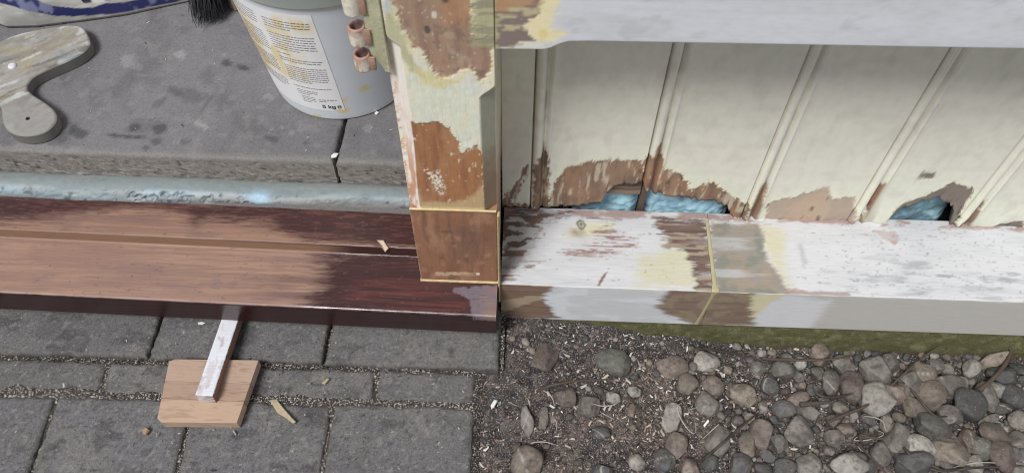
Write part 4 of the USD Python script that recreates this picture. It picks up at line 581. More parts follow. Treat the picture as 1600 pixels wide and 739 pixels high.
L_beech = usdkit.material(stage, '/World/Looks/beech', {'a': ('attribute', {'attribute': 'alb'}), 'tc': ('texture_coordinate', {}), 'mp': ('mapping', {'scale': (30, 140, 140), 'rotation': (0, 0, .55)}),
    'nz': ('noise_texture', {'scale': 1.0, 'detail': 5.0, 'distortion': .6}), 'rp': ('rgb_ramp', {'ramp': [(.3, (.72, .66, .6)), (.48, (1, 1, 1)), (.62, (.98, .95, .9)), (.8, (.84, .78, .72))]}), 'mu': ('mix', {'mix_type': 'multiply', 'fac': 1.0}),
    'm2': ('mapping', {'scale': (900, 900, 300)}), 'n2': ('noise_texture', {'scale': 1.0, 'detail': 3.0}), 'bp': ('bump', {'distance': .0002}), 'p': ('principled_bsdf', {'roughness': .55})},
    [('tc.object', 'mp.vector'), ('mp.vector', 'nz.vector'), ('nz.fac', 'rp.fac'), ('a.color', 'mu.color1'), ('rp.color', 'mu.color2'), ('mu.color', 'p.base_color'), ('tc.object', 'm2.vector'), ('m2.vector', 'n2.vector'), ('n2.fac', 'bp.height'), ('bp.normal', 'p.normal')], surface='p.BSDF')
blockpart(-.3, -.1625, (186, 158, 136), 'strip', 1); blockpart(-.1623, -.1365, (170, 142, 124), 'strip', 2); blockpart(-.1363, 0, (178, 152, 134), 'strip', 3)
# stick: lies on the block, its far end under the sill
A, B = np.array([-.3940, -.1655, .0195]), np.array([-.3880, -.030, .0085]); ax = B-A; Ln = np.linalg.norm(ax); ax /= Ln; sd3 = np.cross(ax, [0, 0, 1]); sd3 /= np.linalg.norm(sd3); un = np.cross(sd3, ax)
sk = thing('stick', 'short white painted square stick lying on the wood block under the dark sill', 'stick', A)
pr = dense([(-.0122, 0), (.0122, 0), (.0122, .0195), (-.0122, .0195)], .0022, .0007); secs = []
for t in np.r_[0, .0006, np.arange(.003, Ln, .0022), Ln]:
    k = .97 if t in (0, Ln) else 1; secs.append(A+ax*t+np.outer(pr[:, 0]*k, sd3)+np.outer((pr[:, 1]-.0098)*k+.0098, un))
V, F = loft(secs); q = V-A; tt, uu, hh = q@ax, q@sd3, q@un; topf = hh > .0188; alb = np.tile(V_(112, 84, 70), (len(V), 1)); lay(alb, ss(.45, .6, fb(tt*20, hh*300, uu*300, 4)), V_(90, 64, 54), .7)
lay(alb, topf, H(222, 222, 228)); lay(alb, topf*ss(.6, .68, fb(tt*40, uu*160, 0, 4, 3)), H(200, 192, 192), .7); lay(alb, topf*ss(.66, .7, fb(tt*90, uu*160, 0, 4, 13)), H(170, 150, 140), .5)
en = tt < .0004; lay(alb, en, V_(176, 168, 166)); lay(alb, en*ss(.48, .53, fb(uu*120+hh*160, hh*420-uu*130, 0, 4, 3)), V_(112, 108, 110), .9)
amesh('bar', V, F, alb, .5, L_wood_x, sk)

# ---------------- bucket on the landing
BC, R0, RK = np.array([-.252, .327]), .107, .110
bu = thing('bucket', 'grey plastic filler bucket with a white printed label standing on the concrete landing', 'bucket', (*BC, .171))
a = np.linspace(0, 2*np.pi, 160, endpoint=False); secs = []
hs = [(0.004, .94), (.0012, .965), (0, .985), (.0012, .997), (.004, 1.0)]+[(h, 1.0) for h in np.arange(.012, .245, .006)]
S = [np.c_[BC[0]+np.cos(a)*R0*.9, BC[1]+np.sin(a)*R0*.9, np.full(160, .176)]]+[np.c_[BC[0]+np.cos(a)*(R0+RK*h)*k, BC[1]+np.sin(a)*(R0+RK*h)*k, np.full(160, .1712+h)] for h, k in hs]+[np.c_[BC[0]+np.cos(a)*(R0+RK*.2), BC[1]+np.sin(a)*(R0+RK*.2), np.full(160, .415)]]
V, F = loft(S); th = np.degrees(np.arctan2(V[:, 1]-BC[1], V[:, 0]-BC[0])); h = V[:, 2]-.1712; alb = np.tile(V_(188, 194, 200), (len(V), 1)); lay(alb, ss(.02, 0, h)*ss(.4, .6, fb(th*.1, h*60, 0, 3)), V_(196, 190, 160), .5)
for t0, h0, rt_, rh in ((-78, .047, 4.2, .006), (-62, .062, 4, .006), (-80, .022, 4, .006), (-104, .004, 6, .003)): lay(alb, ss(1.1, .7, np.hypot((th-t0)/rt_, (h-h0-.0006*(th-t0))/rh)+1.0*(fb(th*.4, h*150, 0, 4)-.5)), V_(196, 178, 120), .8)
amesh('body', V, F, alb, .38, L_plastic, bu)
def oncone(u_deg, hh, off): rr = R0+RK*hh+off; t = np.radians(u_deg); return np.stack([BC[0]+np.cos(t)*rr, BC[1]+np.sin(t)*rr, .1712+hh], -1)
U, Wv = np.meshgrid(np.linspace(0, 1, 110), np.linspace(0, 1, 90), indexing='ij'); hh = .0225+Wv*(.2215-.0225); te = -79.5-5.2*Wv; uu = -176+U*(te+176)
V = oncone(uu, hh, .0005).reshape(-1, 3); i, j = np.meshgrid(np.arange(109), np.arange(89), indexing='ij'); q = (i*90+j).ravel(); F = np.vstack([np.stack([q, q+90, q+91], 1), np.stack([q, q+91, q+1], 1)])
th, h = uu.ravel(), hh.ravel(); alb = np.tile(V_(214, 214, 222), (len(V), 1))
def smear(t0, t1, h0, h1, am=1.0, sdn=0):
    global alb
    m = ss(t0-5, t0+4, th+6*(fb(h*40, 0, 0, 3, sdn)-.5))*ss(t1+5, t1-4, th+8*(fb(h*50, 3, 0, 3, sdn)-.5))*ss(h0-.01, h0+.012, h)*ss(h1+.012, h1-.012, h); lay(alb, m*ss(.36, .6, fb(th*.18, h*30, 0, 5, 4+sdn)), V_(206, 186, 126), .8*am)
smear(-150, -128, .07, .215, .9, 1); smear(-122, -104, .085, .19, .95, 2); smear(-112, -86, .188, .214, .9, 3); smear(-140, -100, .085, .11, .7, 4); smear(-118, -88, .12, .15, .3, 5)
lay(alb, ss(1.1, .8, np.hypot((th+83.5)/3.2, (h-.024)/.005)), V_(206, 182, 110), .7)
lb = amesh('label_sheet', V, F, alb, .45, L_plastic, bu)
# small print: rows of dashes too small to read; then the weight
pv, pf, nv = [], [], 0
def dash(t0, t1, h0, h1):
    global nv
    for k in range(2): pass
    ts = np.linspace(t0, t1, 3); P_ = np.vstack([oncone(ts, np.full(3, h0), .0009), oncone(ts, np.full(3, h1), .0009)]); pv.append(P_); pf.append(np.array([[0, 1, 4], [0, 4, 3], [1, 2, 5], [1, 5, 4]])+nv); nv += 6
def para(t0, t1, h_top, rows, pitch=.0048, slope=0.0, ht=.00115, last=.6):
    for r in range(rows):
        hh_ = h_top-r*pitch; end = t1 if r < rows-1 else t0+(t1-t0)*last; t = t0+rnd.random()*.5
        while t < end-.8:
            w = .9+2.6*rnd.random(); e = min(t+w, end); dash(t, e, hh_+slope*(t-t0), hh_+ht+slope*(t-t0)); t = e+.55
para(-116, -87, .205, 4); para(-116, -86.5, .178, 7); para(-115, -100, .1395, 1); para(-115, -86, .131, 2, last=.95); para(-114, -85, .115, 8, .0044); para(-113, -84, .072, 1, last=.95); para(-112, -96, .064, 3, .0042)
para(-150, -121, .208, 6, .005); para(-150, -120, .172, 9, .0048); para(-149, -119, .122, 8, .0044); para(-148, -117, .08, 5, .0042, last=.9)
para(-110, -99, .050, 4, .0038, 0, .0010); para(-97, -83.5, .0475, 1, last=.98); para(-97, -88, .0435, 1)
amesh('small_print', np.vstack(pv), np.vstack(pf), V_(92, 92, 100), .6, L_plain, lb, smooth=False)
def textpart(txt, t0, h0, cap_h, nm, bold=True):
    tm = meshkit.text_mesh(txt, cap_h, .0003, bold); v = np.array(tm.vertices); rr = R0+RK*h0
    amesh(nm, oncone(t0+np.degrees(v[:, 0]/rr), h0+v[:, 1]/math.sqrt(1+RK**2), .0006+v[:, 2]), tm.faces, V_(44, 44, 50), .6, L_plain, lb, smooth=False)
textpart('5 kg', -96.2, .0290, .0070, 'weight_text'); textpart('e', -84.9, .0290, .0086, 'estimated_sign', False)
S = []; hL = .2335
for k, z in ((1.012, hL), (1.03, hL+.001), (1.034, hL+.004), (1.034, hL+.024), (1.05, hL+.026), (1.052, hL+.032), (1.03, hL+.035), (.9, hL+.034), (.3, hL+.030), (.05, hL+.030)): r = (R0+RK*hL)*k; S.append(np.c_[BC[0]+np.cos(a)*r, BC[1]+np.sin(a)*r, np.full(160, .1712+z)])
V, F = loft(S); alb = np.tile(V_(134, 140, 136), (len(V), 1)); lay(alb, ss(.0022, .0004, np.abs(V[:, 2]-.1712-hL-.0012)), V_(196, 200, 176), .8); amesh('lid', V, F, alb, .3, L_plastic, bu)

# ---------------- filler bag
bg = thing('sack', 'creased white plastic sack with a blue band lying on the landing behind the scroll bracket', 'sack', (-.75, .5, .171))
fx = np.array(D['bag'])/1000; xs = np.r_[np.linspace(-1.12, -.50, 260), -.492, -.486, -.482]; secs = []; S_arc = []
for x in xs:
    yf = np.interp(x, [-1.12]+list(fx[:, 0]), [.41]+list(fx[:, 1])); e = ss(-.480, -.62, x)**.6*.97+.03; hgt = .125*e; dep = .34*(.35+.65*e); a2 = np.r_[np.linspace(0, .5, 130)[:-1], np.linspace(.5, 1, 31)]
    th_ = np.pi*a2; cy = yf+dep/2
    yy = cy-np.sign(np.cos(th_))*np.abs(np.cos(th_))**.65*dep/2; zz = .1715+np.abs(np.sin(th_))**.75*hgt
    n = fb(x*16, a2*9, 0, 4, 4)-.5; zz = zz+n*.024*np.sin(th_); yy = yy+(fb(x*22, a2*7, 5, 4, 4)-.5)*.012*np.sin(th_)
    sc = np.c_[np.full(160, x), yy, zz]; d_ = np.r_[0, np.cumsum(np.linalg.norm(np.diff(sc, axis=0), axis=1))]; S_arc.append(d_); secs.append(np.vstack([sc, [[x, cy+dep*.3, .171], [x, cy-dep*.3, .171]]]))
V, F = loft(secs, caps=True); sarc = np.concatenate([np.r_[d_, 9, 9] for d_ in S_arc]); sarc = np.r_[sarc, np.full(len(V)-len(sarc), 9)]
lo = np.interp(V[:, 0], [-.83, -.79, -.755, -.72, -.69, -.645, -.575, -.5], np.array([70, 46, 31, 17, 11, 7, 5, 4])/1000); hi = np.interp(V[:, 0], [-.83, -.79, -.755, -.72, -.69, -.665, -.645, -.6, -.575], np.array([140, 90, 62, 36, 27, 24, 27, 24, 22])/1000)
alb = np.tile(V_(160, 159, 154), (len(V), 1)); n = fb(V[:, 0]*18, V[:, 1]*18, V[:, 2]*40, 4, 3); lay(alb, ss(.45, .65, n), V_(138, 136, 131), .8); lay(alb, ss(.6, .72, fb(V[:, 0]*40, V[:, 1]*40, V[:, 2]*90, 5, 9)), V_(186, 185, 180), .6); j = .004*(fb(V[:, 0]*40, sarc*40, 0, 3)-.5)
band = ss(-.0008, .0008, sarc-lo+j)*ss(.0008, -.0008, sarc-hi+j)*(sarc < 1); lay(alb, band, V_(38, 42, 84)); lay(alb, band*ss(.6, .7, fb(V[:, 0]*50, sarc*30, 0, 4)), V_(120, 124, 152), .7)
lay(alb, ss(.0, .006, sarc-hi)*ss(.62, .72, fb(V[:, 0]*20, sarc*60, 0, 4))*(sarc < 1), V_(206, 204, 198), .6)
amesh('bag_skin', V, F, alb, .4, L_plastic, bg)
tm = meshkit.text_mesh('W', .05, .0006, True); v = np.array(tm.vertices); v = trimesh.remesh.subdivide_to_size(v, tm.faces, .006); vv, ff = v[0], v[1]
def onbag(x, s):
    k = np.clip(np.interp(x, xs, np.arange(len(xs))), 0, len(xs)-1).astype(int); out = np.array([[np.interp(si, S_arc[ki], secs[ki][:160, c_]) for c_ in range(3)] for si, ki in zip(s, k)]); out[:, 0] = x; return out
P_ = onbag(vv[:, 0]-.690, vv[:, 1]+.036); P2 = onbag(vv[:, 0]-.690, vv[:, 1]+.040); t_ = P2-P_; t_ /= np.linalg.norm(t_, axis=1, keepdims=True); nr = np.cross(np.array([1.0, 0, 0]), t_); amesh('bag_lettering', P_+nr*(.0008+vv[:, 2:3]), ff, V_(40, 42, 60), .5, L_plain, bg, smooth=False)

# ---------------- scroll bracket lying on the landing
br_ = thing('scroll_bracket', 'paint-spattered wooden scroll bracket lying flat on the landing beside the sack', 'bracket', (-.72, .27, .1715))
pg = Polygon(np.array(D['bracket'])/1000).buffer(.006).buffer(-.012).buffer(.006); hx, hy = np.array(D['brhole'])/1000
ex = np.array(pg.exterior.coords)[:-1]; from scipy.interpolate import splprep, splev
tck, _ = splprep([np.r_[ex[:, 0], ex[0, 0]], np.r_[ex[:, 1], ex[0, 1]]], s=2e-5, per=True); o = np.array(splev(np.linspace(0, 1, 260, endpoint=False), tck)).T
pg = Polygon(o); hole = Polygon([(hx+.0034*math.cos(t), hy+.0034*math.sin(t)) for t in np.linspace(0, 2*np.pi, 14)[:-1]]); 
verts, faces = [], []
gx, gy = np.meshgrid(np.arange(-.86, -.63, .0026), np.arange(.14, .40, .0026)); gp_ = np.c_[gx.ravel(), gy.ravel()]; inn = (sdist(gp_, o) > .0035) & (np.hypot(gp_[:, 0]-hx, gp_[:, 1]-hy) > .0048)
def ringin(d):
    b = pg.buffer(-d); b = max(getattr(b, 'geoms', [b]), key=lambda q: q.area); return np.array([b.exterior.interpolate(t, normalized=True).coords[0] for t in np.linspace(0, 1, 260, endpoint=False)])
R1 = ringin(.0012); R2 = ringin(.0026); hr = np.array(hole.exterior.coords)[:-1]
pts2 = np.vstack([o, R1, R2, hr, gp_[inn]]); from scipy.spatial import Delaunay
tri = Delaunay(pts2).simplices; ce = pts2[tri].mean(1); keep = (sdist(ce, o) > -1e-5) & (np.hypot(ce[:, 0]-hx, ce[:, 1]-hy) > .0030); tri = tri[keep]
dpt = np.maximum(sdist(pts2, o), 0); zt = .1715+.0185-np.clip(.0026-dpt, 0, None)**2/.0026*.8+(fb(pts2[:, 0]*60, pts2[:, 1]*60, 0, 4)-.5)*.0012
Vt_ = np.c_[pts2, zt]; aa = Vt_[tri]; fl = np.cross(aa[:, 1]-aa[:, 0], aa[:, 2]-aa[:, 0])[:, 2] < 0; tri[fl] = tri[fl][:, ::-1]
def skirt(V, F, ring, zlow, inv=False):
    n = len(ring); b = np.c_[V[ring][:, :2], np.full(n, zlow)]; i0 = len(V); V = np.vstack([V, V[ring], b]); k = np.arange(n); k2 = np.roll(k, -1); f = np.vstack([np.stack([i0+k, i0+n+k, i0+n+k2], 1), np.stack([i0+k, i0+n+k2, i0+k2], 1)]); return V, np.vstack([F, f[:, ::-1] if inv else f])
ccw = Polygon(o).exterior.is_ccw; Vb, Fb = skirt(Vt_, tri, np.arange(260), .1715, not ccw); Vb, Fb = skirt(Vb, Fb, 780+np.arange(len(hr)), .1735, ccw)
dpt_all = np.r_[dpt, np.ones(len(Vb)-len(pts2))]; ns = len(pts2); side = np.arange(len(Vb)) >= ns; alb = np.tile(H(156, 152, 146), (len(Vb), 1)); X, Y = Vb[:, 0], Vb[:, 1]; ca, sa = math.cos(.62), math.sin(.62); u1, u2 = X*ca+Y*sa, -X*sa+Y*ca
lay(alb, ss(.4, .65, fb(u1*22, u2*90, 0, 5, 3)), H(128, 124, 117), .8); lay(alb, ss(.5, .7, fb(u1*26, u2*110, 4, 5, 8)), H(152, 138, 108), .7); lay(alb, ss(.56, .70, fb(u1*40, u2*130, 8, 5, 5)), H(192, 192, 190), .8); lay(alb, ss(.62, .74, fb(u1*18, u2*150, 2, 5, 6)), H(88, 80, 70), .7)
lay(alb, ss(.23, .205, Y)*.85, H(146, 143, 139)); lay(alb, ss(.6, .72, fb(X*90, Y*90, 2, 5, 6)), H(132, 127, 121), .5); lay(alb, np.exp(-((X+.668)/.02)**2-((Y-.312)/.012)**2), H(116, 126, 131), .7); lay(alb, ss(.003, .0005, dpt_all), H(120, 115, 108), .5); lay(alb, side*1.0, V_(92, 90, 87), .9)
amesh('board', Vb, Fb, alb, .7, L_plain, br_)
sxp, syp = np.array(D['brscrew'])/1000; a = np.linspace(0, 2*np.pi, 28, endpoint=False); V, F = loft([np.c_[sxp+np.cos(a)*r, syp+np.sin(a)*r, np.full(28, z)] for r, z in ((.0062, .1885), (.0064, .1908), (.0056, .1926), (.0038, .1936), (.0005, .1939))]); amesh('screw_head', V, F, H(214, 216, 220), .35, L_metal, br_)

# ---------------- brush
bs = thing('brush', 'black bristled hand brush with a brown wooden stock behind the bucket', 'brush', (-.49, .46, .171))
vs, fs, nn = [], [], 0; gg = np.random.default_rng(5)
for k in range(900):
    t, w = gg.random(), gg.random()-.5; base = np.array([-.487+.036*(t-.5), .47+.07*(gg.random()-.2), .235]); tip = np.array([base[0]+.012*(t-.5)+.004*gg.normal(), base[1]-.034+.008*gg.normal()-.018*(1-abs(2*t-1)), .173+.014*gg.random()])
    mid = (base+tip)/2+np.array([.004*gg.normal(), .004*gg.normal()-.004, .006]); r = .0007; V, F = tube([base, mid, tip], [r, r, r*.5], 3, sub=2); vs.append(V); fs.append(F+nn); nn += len(V)
tag(amesh('bristles', np.vstack(vs), np.vstack(fs), V_(34, 34, 38), .6, L_plain, bs), kind='stuff')
q = rbox(.085, .26, .028, .006); V = np.array(q.vertices)+[-.488, .575, .228]; amesh('stock', V, q.faces, V_(70, 60, 52), .6, L_wood_x, bs)
secs = []
for z in np.arange(.1725, .36, .006):
    a = np.linspace(0, 2*np.pi, 36, endpoint=False); r = .0145*(1+.10*np.cos(a*7)); secs.append(np.c_[-.4455+np.cos(a)*r*1.0-.0*z, .458+np.sin(a)*r*.8+(z-.17)*.10, np.full(36, z)])
V, F = loft(secs); alb = np.tile(V_(122, 104, 94), (len(V), 1)); lay(alb, ss(.45, .6, fb(V[:, 0]*200, V[:, 2]*14, V[:, 1]*200, 4)), V_(90, 74, 66), .8); tag(amesh('wooden_peg', V, F, alb, .6, L_wood_z), 'ridged brown wooden peg standing between the black brush and the bucket', 'peg')

# ---------------- pebbles
tones = [((114, 108, 101), 'mid grey'), ((86, 83, 82), 'dark grey'), ((126, 115, 103), 'tan brown'), ((142, 137, 129), 'pale grey'), ((116, 104, 95), 'brown grey'), ((103, 100, 93), 'olive grey')]
special = {0: (4, 'large smooth oval brown grey pebble nearest the corner of the dark sill'), 1: (5, 'three-cornered olive grey stone alone on soil below the white sill'), 2: (4, 'broad brown grey stone just right of the three-cornered stone'), 3: (3, 'pale grey rounded stone touching the end of the long twig by the plinth'),
    4: (2, 'warm brown rounded stone below the broad brown grey stone'), 6: (2, 'long wedge-shaped tan stone at the left edge of the heaped pebbles'), 7: (3, 'grey blocky stone beside the curl of pale fibre'), 8: (4, 'brown stone below the thin dark root on the bare soil'), 9: (0, 'grey rounded stone right of the brown stone below the root'),
    10: (3, 'slim upright pale pebble alone on soil near the paving edge'), 14: (2, 'big half-buried brown stone at the bottom near the paving edge')}
ico = trimesh.creation.icosphere(subdivisions=3); IV, IF = np.array(ico.vertices), np.array(ico.faces)
def pebble(x, y, rx, ry, an, tone, label, group, k, sink=.35, flat=.68, floor=None):
    g_ = np.random.default_rng(900+k); rz = flat*min(rx, ry)*(.9+.3*g_.random()); v = IV.copy(); e = .82+.25*g_.random(); v = np.sign(v)*np.abs(v)**e*(.96 if e > .9 else .92)
    for _ in range(6+int(8*g_.random())):                       # worn flat facets
        d = g_.normal(size=3); d[2] *= .6; d /= np.linalg.norm(d); c_ = .62+.30*g_.random(); o_ = v@d-c_; v = v-np.outer(np.maximum(o_, 0)*.92, d)
    v *= (1+.30*(fb(IV[:, 0]*1.1+k, IV[:, 1]*1.1, IV[:, 2]*1.1, 3, k)-.5)+.12*(fb(IV[:, 0]*3.5+k, IV[:, 1]*3.5, IV[:, 2]*3.5, 4, k)-.5))[:, None]; v *= [rx, ry, rz]; ti = g_.normal(size=2)*.22
    Rm = trimesh.transformations.euler_matrix(ti[0], ti[1], an)[:3, :3]; v = v@Rm.T; fl = soil_z(x) if floor is None else floor; c0 = np.array([x, y, fl+rz*(1-2*sink)+.001])
    col, _ = tones[tone]; al = np.tile(H(*col)*(.72+.62*g_.random()**1.3), (len(v), 1)); lay(al, ss(.45, .68, fb(v[:, 0]*90+k, v[:, 1]*90, v[:, 2]*90, 4, k)), H(*np.clip(np.array(col)*(.78 if g_.random() < .6 else 1.16)+g_.normal(size=3)*2, 40, 200)), .75)
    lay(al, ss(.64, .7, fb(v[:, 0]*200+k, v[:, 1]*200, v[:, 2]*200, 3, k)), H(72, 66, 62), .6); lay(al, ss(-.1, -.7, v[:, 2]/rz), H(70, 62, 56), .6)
    if g_.random() < .18: dd = g_.normal(size=3); dd /= np.linalg.norm(dd); lay(al, ss(.0010, .0004, np.abs(v@dd-.2*rx+.002*(fb(v[:, 0]*80, v[:, 1]*80, 0, 2, k)-.5))), H(168, 162, 152), .7)
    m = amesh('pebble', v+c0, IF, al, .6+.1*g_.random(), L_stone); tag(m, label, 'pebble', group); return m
def pebword(x, y, rx, ry, tn, small=False):
    big, lo_ = max(rx, ry), min(rx, ry); size = 'small' if big < .0115 else 'large' if big > .0185 else 'middle-sized'; shape = 'long' if lo_/big < .66 else 'oval' if lo_/big < .84 else 'round'
    row = 'just below the plinth' if y > -.06 else 'high in the heap' if y > -.115 else 'low in the heap' if y > -.175 else 'along the bottom edge'
    col = 'far left' if x < .33 else 'at left' if x < .42 else 'left of centre' if x < .5 else 'right of centre' if x < .58 else 'at right' if x < .66 else 'far right'
    return f'{size} {shape} {tones[tn][1]} pebble {row}, {col} of the gravel'
placed = []
for k, (x, y, rx, ry, an) in enumerate(D['peb']):
    x, y, rx, ry = x/1000, y/1000, rx/1000*1.02, ry/1000*1.2; lone = k < 27; rx, ry = (rx*1.04, ry*1.04) if lone else (rx*1.07, ry*1.04)
    if k in special: tn, lb_ = special[k]; gr = None
    elif lone: tn = rnd.choice([0, 1, 2, 3, 4]); lb_ = f"small {tones[tn][1]} pebble sunk in bare soil, {'near the paving' if x < .12 else 'midway to the heap' if x < .22 else 'at the edge of the heap'}{', bottom edge' if y < -.17 else ', lower part' if y < -.12 else ', upper part'}"; gr = f'{tones[tn][1]} pebbles sunk in the bare soil'
    else: tn = rnd.choice([0, 0, 1, 1, 2, 3, 4, 5, 0]); lb_ = pebword(x, y, rx, ry, tn); gr = 'pebbles of the gravel heap'
    up_ = 0 if lone else .004*rnd.random(); pebble(x, y, rx, ry, -an, tn, lb_, gr, k, .42 if lone else .33, .62 if lone else .72, floor=soil_z(x)+up_); placed.append((x, y, max(rx, ry)))
for t in range(4000):                                           # smaller ones between, and the heap beyond the frame
    x, y = rnd.uniform(.27, .98), rnd.uniform(-.50, -.012); dens = ss(.24, .52, x+.25*(-.05-y)*0)
    if rnd.random() > dens or len(placed) > 299: continue
    inside = y > -.215; r = rnd.uniform(.0055, .0115) if inside else rnd.uniform(.012, .021)
    if y > -.03 and r > .010: continue
    if all(math.hypot(x-a_, y-b_) > (r+c_)*.80 for a_, b_, c_ in placed):
        if not inside and (y < -.30 or rnd.random() < .5): continue
        tn = rnd.choice([0, 1, 1, 2, 3, 4]); pebble(x, y, r, r*rnd.uniform(.75, 1.2), rnd.uniform(0, 3), tn, pebword(x, y, r, r, tn), 'pebbles of the gravel heap', 300+len(placed), .38); placed.append((x, y, r))

g_ = np.random.default_rng(23); fv, ff_, fa, nn = [], [], [], 0; im = trimesh.creation.icosphere(subdivisions=1); MV, MF = np.array(im.vertices), np.array(im.faces)
for _ in range(5000):
    x, y = g_.uniform(.02, 1.15), g_.uniform(-.42, -.008)
    if g_.random() > .12+.95*ss(.22, .48, x)+.4*ss(-.05, -.02, y)*ss(.1, .3, x): continue
    r_ = .0018+.0042*g_.random()**2; v = MV*(1+.3*(g_.random((len(MV), 1))-.5))*[r_*g_.uniform(.8, 1.5), r_, r_*.7]; a_ = g_.uniform(0, 6.28); v = np.c_[v[:, 0]*math.cos(a_)-v[:, 1]*math.sin(a_), v[:, 0]*math.sin(a_)+v[:, 1]*math.cos(a_), v[:, 2]]
    fv.append(v+[x, y, soil_z(x)+(float(fb(x*22, y*22, 0, 4, 3))-.5)*.016-.003+r_*.35]); ff_.append(MF+nn); nn += len(v); c_ = H(*tones[g_.integers(0, 6)][0])*(.45+.9*g_.random()**1.5); fa.append(np.tile(c_, (len(v), 1)))
tag(amesh('fine_gravel', np.vstack(fv), np.vstack(ff_), np.vstack(fa), .8, L_stone), 'fine dark gravel filling the gaps between the pebbles', 'gravel', kind='stuff')

# ---------------- twigs and pale fibres
for k, t in enumerate(D['twig']):
    P_ = np.array(t)/1000; V, F = tube(P_, [.0021, .0018, .0011] if k not in (6, 7) else [.0034, .003, .002], 8, k, .35, 6); c_ = H(62, 54, 50) if k % 3 else H(84, 70, 60); al = np.tile(c_, (len(V), 1)); lay(al, ss(.5, .65, fb(V[:, 0]*90, V[:, 1]*90, 0, 3, k)), H(96, 88, 80), .6)
    lbs = {0: 'thin curved dark root lying on bare soil right of the paving corner', 1: 'long dark twig lying along the foot of the mossy plinth', 4: 'pale brown twig at the bottom right among the pebbles', 6: 'thick dark twig leaning up towards the plinth at far right', 7: 'short thick broken twig among the heaped pebbles', 9: 'dark straight twig slanting to the bottom edge of the heap'}
    tag(amesh('twig', V, F, al, .8, L_chip), lbs.get(k, {2: 'thin dark twig slanting from the bottom edge up to the heap', 3: 'long thin dark twig crossing the middle of the heap', 5: 'short curved dark twig left of the big flat-topped pebble', 8: 'short level dark twig lying high in the heap', 10: 'dark twig running under the pale curled fibre to the bottom edge', 11: 'thin bent dark twig over the heap right of the centre', 12: 'thin dark twig beside the long twig at the plinth'}.get(k)), 'twig')
for k, t in enumerate(D['fibre']):
    P_ = np.array(t)/1000; V, F = tube(P_, [.0004, .0009, .0006, .0003], 6, k, .5, 6); right_ = P_[:, 0].mean() > .42
    tag(amesh('plant_fibre', V, F, H(176, 168, 156), .7, L_chip), 'pale dry curled fibre lying on the heaped pebbles' if right_ else 'pale dry curled fibre lying on the bare soil', 'fibre', 'pale fibres on the heap' if right_ else 'pale fibres on the soil')

# ---------------- litter too small to count: wood chips and paint flakes
def litter(name, pts, size, cols, label, cat, mat, seed, flat=.35, lengthen=2.2):
    g_ = np.random.default_rng(seed); n = len(pts); tet = np.array([(-1, -.5, 0), (1, -.35, 0), (.7, .5, .1), (-.8, .45, 0), (-.7, -.3, 1), (.8, -.2, .9), (.5, .35, 1), (-.6, .3, .8)]); FF = np.array([(4, 5, 6), (4, 6, 7), (0, 1, 5), (0, 5, 4), (1, 2, 6), (1, 6, 5), (2, 3, 7), (2, 7, 6), (3, 0, 4), (3, 4, 7)])
    s_ = size[0]+(size[1]-size[0])*g_.random(n)**2.5; an = g_.random(n)*6.283; ln = 1+(lengthen-1)*g_.random(n); tl = g_.normal(size=(n, 2))*.25
    v = tet[None]*np.stack([s_*ln, s_, s_*flat], 1)[:, None]*(1+.8*(g_.random((n, 8, 1))-.5))*(1+.5*(g_.random((n, 8, 3))-.5)); x, y = v[..., 0]*np.cos(an)[:, None]-v[..., 1]*np.sin(an)[:, None], v[..., 0]*np.sin(an)[:, None]+v[..., 1]*np.cos(an)[:, None]
    z = v[..., 2]+x*tl[:, :1]+y*tl[:, 1:]; V = np.stack([x, y, z], -1)+np.asarray(pts)[:, None]; F = (FF[None]+8*np.arange(n)[:, None, None]).reshape(-1, 3)
    ci = g_.integers(0, len(cols), n); al = np.repeat(np.array([H(*c_) for c_ in cols])[ci]*(.8+.4*g_.random((n, 1))), 8, 0)
    return tag(amesh(name, V.reshape(-1, 3), F, al, .8, mat, smooth=False), label, cat, kind='stuff')
def soil_top(x, y): return soil_z(x)+(fb(x*22, y*22, 0, 4, 3)-.5)*.016+(fb(x*150, y*150, 0, 4, 5)-.5)*.008-.004
g_ = np.random.default_rng(11); x, y = g_.uniform(-.022, .95, 90000), g_.uniform(-.40, -.006, 90000)
w = .22+.95*np.exp(-((x-.25)/.15)**2-((y+.12)/.10)**2)+.25*ss(.1, -.0, x)*ss(-.11, -.2, y)+.25*fb(x*25, y*25, 0, 3, 4); keep = (g_.random(90000) < w*.42) & ~((x < .008) & (y > -.1)); x, y = x[keep], y[keep]
litter('wood_chips', np.c_[x, y, soil_top(x, y)+.0008], (.0005, .0027), [(136, 114, 102), (158, 140, 128), (112, 98, 88), (88, 80, 76), (182, 170, 160), (72, 67, 65), (140, 116, 106), (56, 54, 54), (102, 94, 90), (52, 50, 52)], 'fine brown wood chips and shavings strewn over the bare soil', 'wood chips', L_chip, 3, .5, 1.45)
x, y = g_.uniform(-.02, .90, 4200), g_.uniform(-.36, -.006, 4200); keep = (g_.random(4200) < .25+.6*np.exp(-((x-.3)/.17)**2-((y+.08)/.09)**2)) & ~((x < .008) & (y > -.1)); x, y = x[keep], y[keep]
litter('paint_flakes', np.c_[x, y, soil_top(x, y)+.0028], (.0004, .0034), [(204, 200, 194), (216, 212, 206), (180, 174, 166), (190, 178, 162)], 'pale paint flakes scattered over the soil and pebbles', 'paint flakes', L_chip, 4, .3, 1.8)
pts = []
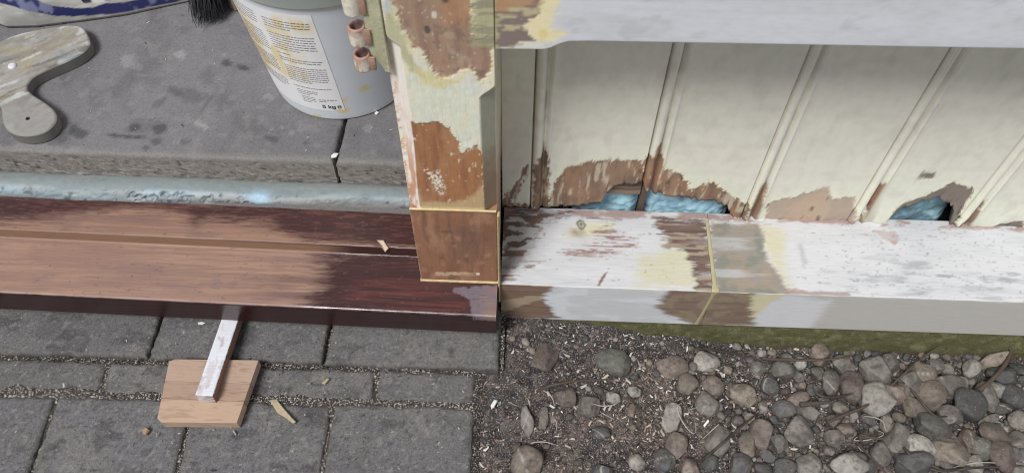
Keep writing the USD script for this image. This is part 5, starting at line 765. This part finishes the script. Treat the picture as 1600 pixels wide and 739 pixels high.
for _ in range(2500):
    xx_ = g_.uniform(-.95, -.03); r = g_.random()
    if r < .42: yy_ = -.0985+.0045*g_.normal(); zz_ = -.0055+.003*g_.random()
    elif r < .80: yy_ = -.157+.006*(xx_+.4)*2+.0055*g_.normal(); zz_ = -.0065+.0035*g_.random()
    else:
        xj = g_.choice([-.6165, -.4215, -.2265, -.0255]); xx_ = xj+.003*g_.normal(); yy_ = g_.uniform(-.36, -.16); zz_ = -.008
    pts.append((xx_, yy_, zz_))
litter('joint_grit', pts, (.0005, .0019), [(126, 117, 108), (104, 95, 88), (80, 75, 71), (172, 165, 156), (90, 80, 73), (50, 48, 48), (62, 58, 56), (70, 66, 63), (58, 55, 53)], 'pale grit and chips lying in the paving joints', 'grit', L_chip, 5, .8, 1.35)
pts = [(g_.uniform(-.95, -.03), g_.uniform(-.36, -.056), .0035) for _ in range(520)]
litter('paving_specks', pts, (.0003, .0021), [(176, 172, 166), (200, 198, 192), (150, 140, 130), (60, 58, 60), (84, 80, 76), (130, 120, 110)], 'tiny pale paint specks on the paving stones', 'specks', L_chip, 6, .35, 1.8)
pts = [(g_.uniform(-.9, -.12), .16+.3*g_.random()**1.2, .1712) for _ in range(110)]
litter('landing_specks', pts, (.0004, .0016), [(206, 202, 198), (222, 220, 216), (70, 68, 70)], 'tiny pale paint specks on the concrete landing', 'specks', L_chip, 7, .35, 1.8)
def flake(label, pts, z, t, col, cat='splinter', name='wood_splinter', sd_=0):
    q = np.array(Polygon(pts).buffer(-.0003).exterior.coords)[:-1]; V, F = loft([np.c_[q, np.full(len(q), 0.0)], np.c_[q, np.full(len(q), t*.6)], np.c_[q.mean(0)+(q-q.mean(0))*.75, np.full(len(q), t)]]); V[:, 2] += z+(V[:, 0]-q[:, 0].mean())*.12; al = np.tile(H(*col), (len(V), 1)); tag(amesh(name, V, F, al, .7, L_chip, smooth=False), label, cat)

SP = {k: np.array(v)/1000 for k, v in D['spl'].items()}
flake('straw coloured wood splinter lying on the paving right of the wood block', SP['a'], .0015, .004, (176, 160, 132))
flake('small pale splinter caught on the step of the dark sill beside the post', SP['b'], .1085, .003, (214, 190, 166))
flake('little tan splinter on the narrow paving row above the longer splinter', SP['c'], -.001, .003, (168, 152, 128))
flake('white paint scrap in the joint beside the paving corner', SP['d'], -.012, .003, (222, 222, 222), 'scrap', 'paint_scrap')
flake('small white paint scrap at the joint between the two landing slabs', SP['e'], .1705, .002, (222, 220, 214), 'scrap', 'paint_scrap')
flake('small white paint scrap at the foot of the bucket', SP['f'], .1712, .002, (224, 222, 218), 'scrap', 'paint_scrap')
flake('white elongated paint scrap on the paving stone left of the stick', SP['g'], .0045, .002, (220, 220, 218), 'scrap', 'paint_scrap')
flake('tan crumb of wood on the paving in front of the block', SP['h'], .001, .005, (160, 134, 104), 'crumb', 'wood_crumb')
